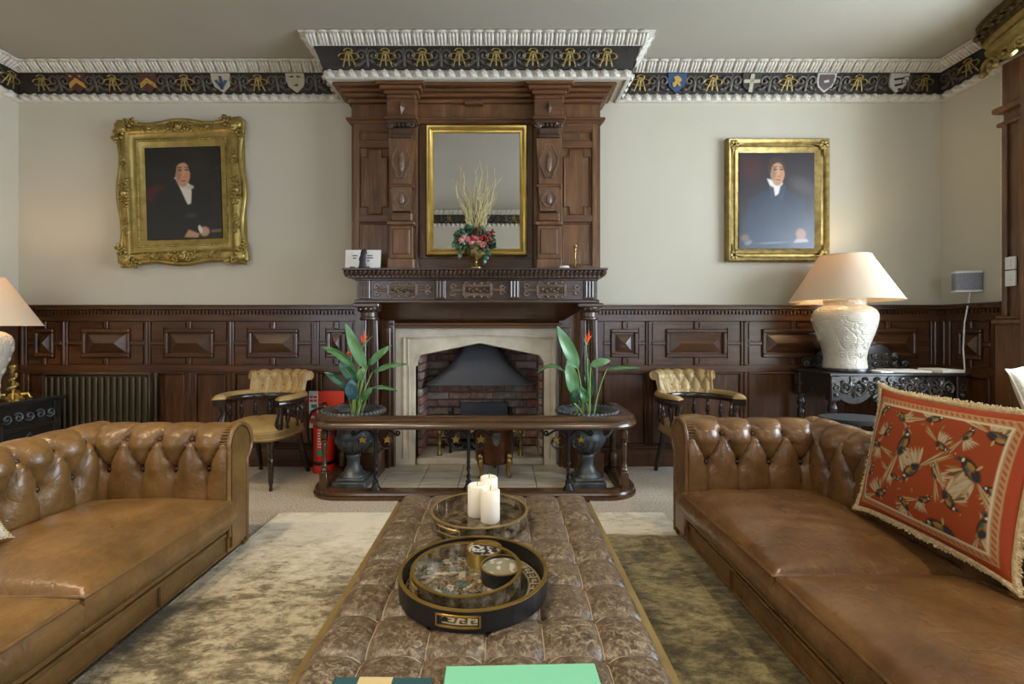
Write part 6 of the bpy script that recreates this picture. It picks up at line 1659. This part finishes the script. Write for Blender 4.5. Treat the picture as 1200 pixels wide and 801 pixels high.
# ================================================================== LAMPS
def lamp(label, loc, power):
    l = thing('table_lamp', label, 'lamp', loc, 0, 'white ceramic table lamps')
    MB().lathe([(.165, 0), (.168, .008), (.165, .022), (.150, .026)], n=40).build('base', 'black_oak', l, 50)
    prof = [(.142, .022), (.146, .035), (.142, .06), (.138, .10), (.145, .15), (.162, .21), (.186, .28), (.206, .35), (.214, .40), (.212, .435), (.198, .465), (.165, .490), (.140, .498), (.136, .505), (.138, .53), (.140, .545), (.132, .552), (.03, .552)]
    MB().lathe(prof, n=64).build('vase', 'vase_relief', l, 60)
    # raised vines on the vase
    mb = MB(); rv = random.Random(11)
    rad = lambda z: float(np.interp(z, [p[1] for p in prof[:12]], [p[0] for p in prof[:12]]))
    for k in range(34):
        a, z, r0 = rv.uniform(0, 2 * PI), rv.uniform(.09, .44), rv.uniform(.018, .034); pts = []
        for i in range(16):
            q = i / 15; th = q * 2.4 * PI * (1 if k % 2 else -1) + k; rr_ = r0 * (.15 + .85 * q); zz = min(.47, max(.04, z + rr_ * math.sin(th))); R0 = rad(zz); aa = a + rr_ * math.cos(th) / R0
            pts.append(((R0 + .0005) * math.cos(aa), (R0 + .0005) * math.sin(aa), zz))
        mb.tube(pts, .0046, 5)
    o_ = mb.build('relief_vine', 'ceramic', l, 60); o_['kind'] = 'stuff'
    MB().lathe([(.012, .55), (.012, .60), (.020, .61), (.020, .66), (.008, .665)], n=12).build('lamp_holder', 'black_plastic', l)
    A = [(.368, .540), (.170, .884), (.167, .884), (.365, .540)]
    MB().lathe(A + [A[0]], n=64, cap=False).build('lamp_shade', 'shade_cloth', l, 30)
    for rr_, z in ((.368, .540), (.170, .884)): MB().tube([(rr_ * math.cos(2 * PI * i / 64), rr_ * math.sin(2 * PI * i / 64), z) for i in range(64)], .0035, 5, closed=True).build('shade_trim', 'shade_cloth', l, 60)
    mb = MB()
    for k in range(3):
        a = 2 * PI * k / 3; mb.tube([(.02 * math.cos(a), .02 * math.sin(a), .655), (.168 * math.cos(a), .168 * math.sin(a), .875)], .002, 5)
    mb.build('shade_carrier', 'brass', l)
    MB().sphere((0, 0, .71), .030, 12, 8, (1, 1, 1.25)).build('bulb', 'bulb_glow', l, 60)
    pl = bpy.data.lights.new('lamp_light', 'POINT'); pl.energy = power; pl.color = (1, .70, .38); pl.shadow_soft_size = .05
    po = bpy.data.objects.new('lamp_light', pl); COL.objects.link(po); po.parent = l; po.location = (0, 0, .78)
    return l
lamp('white relief ceramic lamp on the carved table at right', (2.63, 3.66, .827), 2.0)
lamp('white ceramic lamp on the dark cabinet at the left edge', (-3.715, 3.31, .634), 3.0)

# ================================================================== CARVED CONSOLE TABLE (right)
tx0, tx1, ty0, ty1, th_ = 2.376, 3.41, 3.45, 3.93, .827
ct = thing('console_table', 'black carved oak console table in the right corner', 'table', ((tx0 + tx1) / 2, (ty0 + ty1) / 2, 0))
def PC(mb, nm, mat, par=ct, smooth=35): return mb.build(nm, mat, par, smooth, world=True)
PC(MB().box(tx0, tx1, ty0, ty1, th_ - .022, th_, .006), 'table_top', 'black_oak')
for yy, xa, xb, nm in ((ty0 + .045, tx0 + .05, tx1 - .05, 'front'), (ty1 - .05, tx0 + .05, tx1 - .05, 'back')):
    n = 60; A = np.zeros((n, 4, 3))
    for i in range(n):
        q = i / (n - 1); x = xa + (xb - xa) * q
        zb = th_ - .15 - .095 * abs(math.sin(3 * PI * q)) * (1 if .33 < q < .67 else .85)
        A[i] = [(x, yy, th_ - .022), (x, yy, zb), (x, yy + .022, zb), (x, yy + .022, th_ - .022)]
    PC(MB().grid(A, closed_v=True), 'apron', 'black_oak')
for xx in (tx0 + .035, tx1 - .057):
    n = 30; A = np.zeros((n, 4, 3))
    for i in range(n):
        q = i / (n - 1); y = ty0 + .07 + (ty1 - ty0 - .14) * q; zb = th_ - .12 - .06 * abs(math.sin(2 * PI * q))
        A[i] = [(xx, y, th_ - .022), (xx, y, zb), (xx + .022, y, zb), (xx + .022, y, th_ - .022)]
    PC(MB().grid(A, closed_v=True), 'apron', 'black_oak')
lp = [(.018, 0), (.030, .01), (.034, .04), (.020, .06), (.028, .08), (.028, .10), (.018, .115), (.016, .30), (.026, .34), (.030, .38), (.018, .41), (.026, .43), (.030, .46), (.030, .50), (.018, .515), (.032, .54), (.034, .57), (.022, .60), (.030, .62)]
for x in (tx0 + .055, tx1 - .055):
    for y in (ty0 + .055, ty1 - .055):
        lg = PC(MB().lathe([(a, b) for a, b in lp], (x, y, 0), 16), 'leg', 'black_oak', smooth=50)
        PC(MB().box(x - .036, x + .036, y - .036, y + .036, .62, th_ - .022, .006), 'leg_block', 'black_oak', lg)
        if y < 3.6: PC(MB().tube(spiral((x, y - .040, .72), .004, .026, 1.3, 0, 14), .007, 5).sphere((x, y - .038, .665), .016, 7, 5), 'block_carving', 'carved_black_highlight', lg, 60)
rv = random.Random(2)
yy = ty0 + .040
for k in range(9):
    q = (k + .5) / 9; x = tx0 + .10 + (tx1 - tx0 - .20) * q; dep = .85 * abs(math.sin(3 * PI * q)) ; R_ = .040 + .018 * dep; z = th_ - .090 - .042 * dep
    sg_ = 1 if k % 2 else -1
    mb = MB().tube(spiral((x, yy, z), .004, R_, 1.6, rv.uniform(0, 6), 26, sg_), [.007 + .006 * i / 25 for i in range(26)], 6)
    mb.sphere((x, yy, z), .012, 7, 5)
    for q2 in range(5): a = rv.uniform(0, 2 * PI); mb.tube([(x + R_ * .8 * math.cos(a), yy, z + R_ * .8 * math.sin(a)), (x + R_ * 1.25 * math.cos(a + .5), yy + .002, z + R_ * 1.25 * math.sin(a + .5))], [.009, .003], 5)
    PC(mb, 'carved_scroll', 'carved_black_highlight', smooth=60)
    if k < 8:
        x2 = x + .046; z2 = th_ - .055; PC(MB().tube(spiral((x2, yy, z2), .004, .024, 1.4, k, 16, -sg_), .0075, 5).sphere((x2, yy, z2 - .040), .014, 7, 5, (1, .7, 1.5)).tube([(x2 - .02, yy, z2 - .06), (x2, yy - .002, z2 - .085), (x2 + .022, yy, z2 - .06)], [.004, .009, .004], 5), 'carved_leaf', 'carved_black_highlight', smooth=60)
for q in (.32, .68):
    x = tx0 + .10 + (tx1 - tx0 - .20) * q; PC(MB().tube(spiral((x, yy, th_ - .195), .004, .032, 1.2, PI / 2, 18, 1 if q < .5 else -1), [.008 + .006 * i / 17 for i in range(18)], 6).sphere((x, yy - .004, th_ - .195), .015, 8, 6), 'pendant_scroll', 'carved_black_highlight', smooth=60)
# carved crest at the back
cr = []
cx0, cx1 = WX(938, 3.90), WX(1064, 3.90)
for i in range(33):
    q = i / 32; cr.append((cx0 + (cx1 - cx0) * q, th_ + .06 + .15 * math.sin(PI * q) ** .8 + .018 * math.cos(q * 8 * PI)))
crest = PC(MB().prism([(cx0, th_)] + cr + [(cx1, th_)], 3.885, 3.905), 'crest', 'black_oak')
for k in range(11):
    q = (k + .5) / 11; x = cx0 + (cx1 - cx0) * q; top_ = .06 + .15 * math.sin(PI * q) ** .8
    for lv in range(max(1, int(top_ / .065))):
        z = th_ + .035 + lv * .062; mb = MB().tube(spiral((x, 3.880, z), .004, .026, 1.3, rv.uniform(0, 6), 16, 1 if (k + lv) % 2 else -1), .009, 5).sphere((x + .01, 3.88, z + .02), .012, 6, 4)
        PC(mb, 'crest_scroll', 'carved_black_highlight', crest, 60)
PC(MB().box(tx0 + .05, tx1 - .05, ty1 - .07, ty1 - .04, .09, .12, .005).box(tx0 + .045, tx0 + .065, ty0 + .05, ty1 - .05, .09, .12, .005).box(tx1 - .065, tx1 - .045, ty0 + .05, ty1 - .05, .09, .12, .005), 'stretcher', 'black_oak')
for x0, y0, w_, d_, h_, rz_, lab in ((WX(1030, 3.55), 3.52, .10, .14, .012, .1, 'thin white leaflet beside the ceramic lamp base'), (WX(1062, 3.60), 3.60, .26, .20, .010, -.15, 'open pale magazine in the middle of the console table'), (WX(1108, 3.55), 3.56, .17, .20, .020, .06, 'stacked white magazines at right of the console table')):
    o_ = thing('magazine', lab, 'magazine', (x0, y0 + .03, th_), rz_)
    MB().box(-w_ / 2, w_ / 2, -d_ / 2, d_ / 2, 0, h_ - .002, .001).build('pages', 'page_white', o_); MB().box(-w_ / 2, w_ / 2, -d_ / 2, d_ / 2, h_ - .002, h_, .0005).build('cover', 'card_white', o_)
# low dark stool behind the sofa
st = thing('low_stool', 'low dark wooden stool behind the brown sofa, below the console', 'stool', (2.22, 3.02, 0))
MB().lathe([(.17, .555), (.20, .56), (.205, .575), (.195, .588), (.0011, .590)], n=32).xf(lambda x, y, z: (x, y * .7, z)).build('top', 'soot', st, 50)
for k in range(4):
    a = PI / 4 + k * PI / 2; MB().tube([(.12 * math.cos(a), .09 * math.sin(a), .56), (.16 * math.cos(a), .12 * math.sin(a), 0)], [.018, .014], 8).build('leg', 'black_oak', st, 60)

# ================================================================== WALL SPEAKER, CABLE, BENCH, PILLOW
sp_ = thing('wall_speaker', 'small grey and white speaker fixed to the right side wall', 'speaker', (3.615, 3.70, WZ(329.5, 3.66)), -.35)
n = 20; A = np.zeros((2, n * 2, 3))
def rr_prism(hx, hy, z0, z1, nm, mat, k=1.0):
    pts = []
    for i in range(28):
        a = 2 * PI * i / 28; c, s = math.cos(a), math.sin(a); e = .45
        pts.append((hx * math.copysign(abs(c) ** e, c), hy * math.copysign(abs(s) ** e, s)))
    return MB().prism(pts, z0, z1, axis='Z').build(nm, mat, sp_, 40)
rr_prism(.086, .045, -.066, .066, 'grille', 'grey_cloth'); rr_prism(.090, .049, .066, .082, 'top_cap', 'white_plastic'); rr_prism(.090, .049, -.082, -.066, 'bottom_cap', 'white_plastic')
MB().box(.05, .10, .02, .06, -.02, .02, .004).build('bracket', 'white_plastic', sp_)
cab = MB().tube([(3.64, 3.70, WZ(341, 3.66)), (3.632, 3.705, 1.36), (3.605, 3.71, 1.20), (3.600, 3.715, 1.0), (3.606, 3.71, .84), (3.60, 3.72, .45), (3.605, 3.73, .03)], .0055, 7).build('power_cable', 'white_plastic', None, 60)
tag(cab, 'white cable hanging down from the wall speaker', 'cable')
be = thing('window_seat', 'olive upholstered window seat in the bay at right edge', 'bench', (3.9, 1.8, 0))
PB = lambda mb, nm, mat, sm=40: mb.build(nm, mat, be, sm, world=True)
PB(MB().box(3.30, 4.56, .32, 3.14, 0, .45, .008), 'box', 'brown_oak_h'); PB(MB().box(3.28, 4.57, .32, 3.15, .45, .57, .03), 'seat_pad', 'bench_fabric', 60)
pw = thing('white_pillow', 'white linen pillow leaning on the window seat at right edge', 'cushion', (3.475, 3.06, .745))
ov, ed = pillow_obj(pw, .38, .38, .13, 40, 40, 'cushion_cream'); MB().tube([tuple(e) for e in ed], .005, 5, closed=True).build('piping', 'cushion_cream', pw, 60)
pw.rotation_euler = (Matrix.Rotation(.15, 4, 'Z') @ Matrix.Rotation(-.18, 4, 'X') @ Matrix.Rotation(-.25, 4, 'Y')).to_euler()

# ================================================================== CARVED CABINET (left)
kx0, kx1, ky0, ky1, kh = -4.035, -3.455, 2.35, 3.74, .634
kb = thing('carved_cabinet', 'dark carved oak low cabinet under the left lamp', 'cabinet', ((kx0 + kx1) / 2, (ky0 + ky1) / 2, 0))
PK = lambda mb, nm, mat, par=kb, sm=35: mb.build(nm, mat, par, sm, world=True)
PK(MB().box(kx0, kx1 - .02, ky0 + .03, ky1 - .03, .06, kh - .03, .004), 'carcass', 'black_oak'); PK(MB().box(kx0, kx1 + .012, ky0, ky1, kh - .03, kh, .008), 'cabinet_top', 'black_oak')
PK(MB().box(kx0, kx1 - .005, ky0 + .01, ky1 - .01, 0, .07, .008), 'plinth', 'black_oak')
for k in range(3):
    y0 = ky0 + .06 + k * .43; y1 = y0 + .40
    d = PK(MB().box(kx1 - .03, kx1 - .012, y0, y1, .10, .44, .004), 'door', 'black_oak')
    mb = MB()
    for a in ((y0, y1, .42, .44), (y0, y1, .10, .12), (y0, y0 + .02, .12, .42), (y1 - .02, y1, .12, .42)): mb.box(kx1 - .02, kx1 - .002, a[0], a[1], a[2], a[3], .004)
    PK(mb, 'door_moulding', 'black_oak', d)
    yc = (y0 + y1) / 2; mb = MB().tube([(kx1 - .010, yc + dy, .27 + dz) for dy, dz in ((0, .12), (.11, 0), (0, -.12), (-.11, 0))], .007, 5, closed=True)
    for q in range(4): mb.tube([(kx1 - .010, yc - .09 + .02 * q, .25 - .05 * q * .3), (kx1 - .010, yc - .02 + .03 * q, .36 - .04 * q)], .005, 5)
    PK(mb, 'lozenge_carving', 'urn_iron', d, 60)
    for q in range(5):
        yq = y0 + .04 + q * .08; fr2 = MB().tube([(kx1 - .010, yq + p[0], .515 + p[2]) for p in spiral((0, 0, 0), .004, .036, 1.4, 0, 16, 1 if q % 2 else -1)], .008, 5)
        PK(fr2, 'carved_scroll', 'urn_iron', kb, 60)
for k in range(4):
    y = ky0 + .045 + k * .43; y = min(y, ky1 - .045); mb = MB().box(kx1 - .022, kx1 - .004, y - .028, y + .028, .075, kh - .03, .004)
    for q in (-1, 0, 1): mb.tube([(kx1 - .004, y + q * .014, .12), (kx1 - .004, y + q * .014, .47)], .005, 5)
    PK(mb, 'fluted_stile', 'black_oak')
# gilt dragon candlestick
gd = thing('gilt_candlestick', 'ornate gilt dragon candlestick on the dark carved cabinet', 'candlestick', (-3.575, 3.46, kh))
MB().lathe([(.060, 0), (.062, .010), (.045, .022), (.030, .032), (.028, .045)], n=24).build('base', 'gold_bright', gd, 50)
for k in range(4):
    a = PI / 4 + k * PI / 2; MB().tube([(.04 * math.cos(a), .04 * math.sin(a), .035), (.075 * math.cos(a), .075 * math.sin(a), .04), (.085 * math.cos(a), .085 * math.sin(a), .01), (.10 * math.cos(a), .10 * math.sin(a), .008)], [.012, .014, .011, .005], 7).build('claw_foot', 'gold_bright', gd, 60)
MB().tube([(.022 * math.cos(q * .75) * (1.3 - q / 26), .022 * math.sin(q * .75) * (1.3 - q / 26), .04 + q * .0072) for q in range(26)], [.014 - .0002 * q for q in range(26)], 7).build('coiled_dragon', 'gold', gd, 60)
MB().tube([(.02, -.01, .17), (.045, -.02, .185), (.05, -.025, .165)], [.012, .012, .005], 7).build('dragon_head', 'gold', gd, 60)
MB().lathe([(.010, .03), (.010, .21), (.020, .222), (.024, .235), (.024, .25), (.016, .252)], n=16).build('stem_and_cup', 'gold_bright', gd, 50)

# ================================================================== CEILING DOWNLIGHTS: the mirrored one, the others added as warm fill
for x, y, lab in ((-1.28, .55, 'recessed ceiling downlight seen in the mirror, left of room'), (1.4, .55, 'added warm fill downlight over the right sofa'), (-3.1, 1.5, 'added warm fill downlight over the left cabinet'), (-1.9, 1.5, 'added warm fill downlight over the left sofa seat')):
    d = thing('ceiling_downlight', lab, 'ceiling light', (x, y, ZC))
    MB().lathe([(.055, 0), (.058, -.006), (.046, -.008), (.044, -.002)], n=24, cap=False).build('bezel', 'downlight', d, 50)
    MB().lathe([(0.001, -.003), (.044, -.003)], n=24, cap=False).build('lens', 'bulb_glow', d, 0)
    pl = bpy.data.lights.new('downlight_spot', 'SPOT'); pl.energy = (45 if x > -1.5 else 40); pl.color = (1, .80, .55); pl.spot_size = 2.3; pl.spot_blend = .8; pl.shadow_soft_size = .05
    po = bpy.data.objects.new('downlight_spot', pl); COL.objects.link(po); po.parent = d; po.location = (0, 0, -.02)
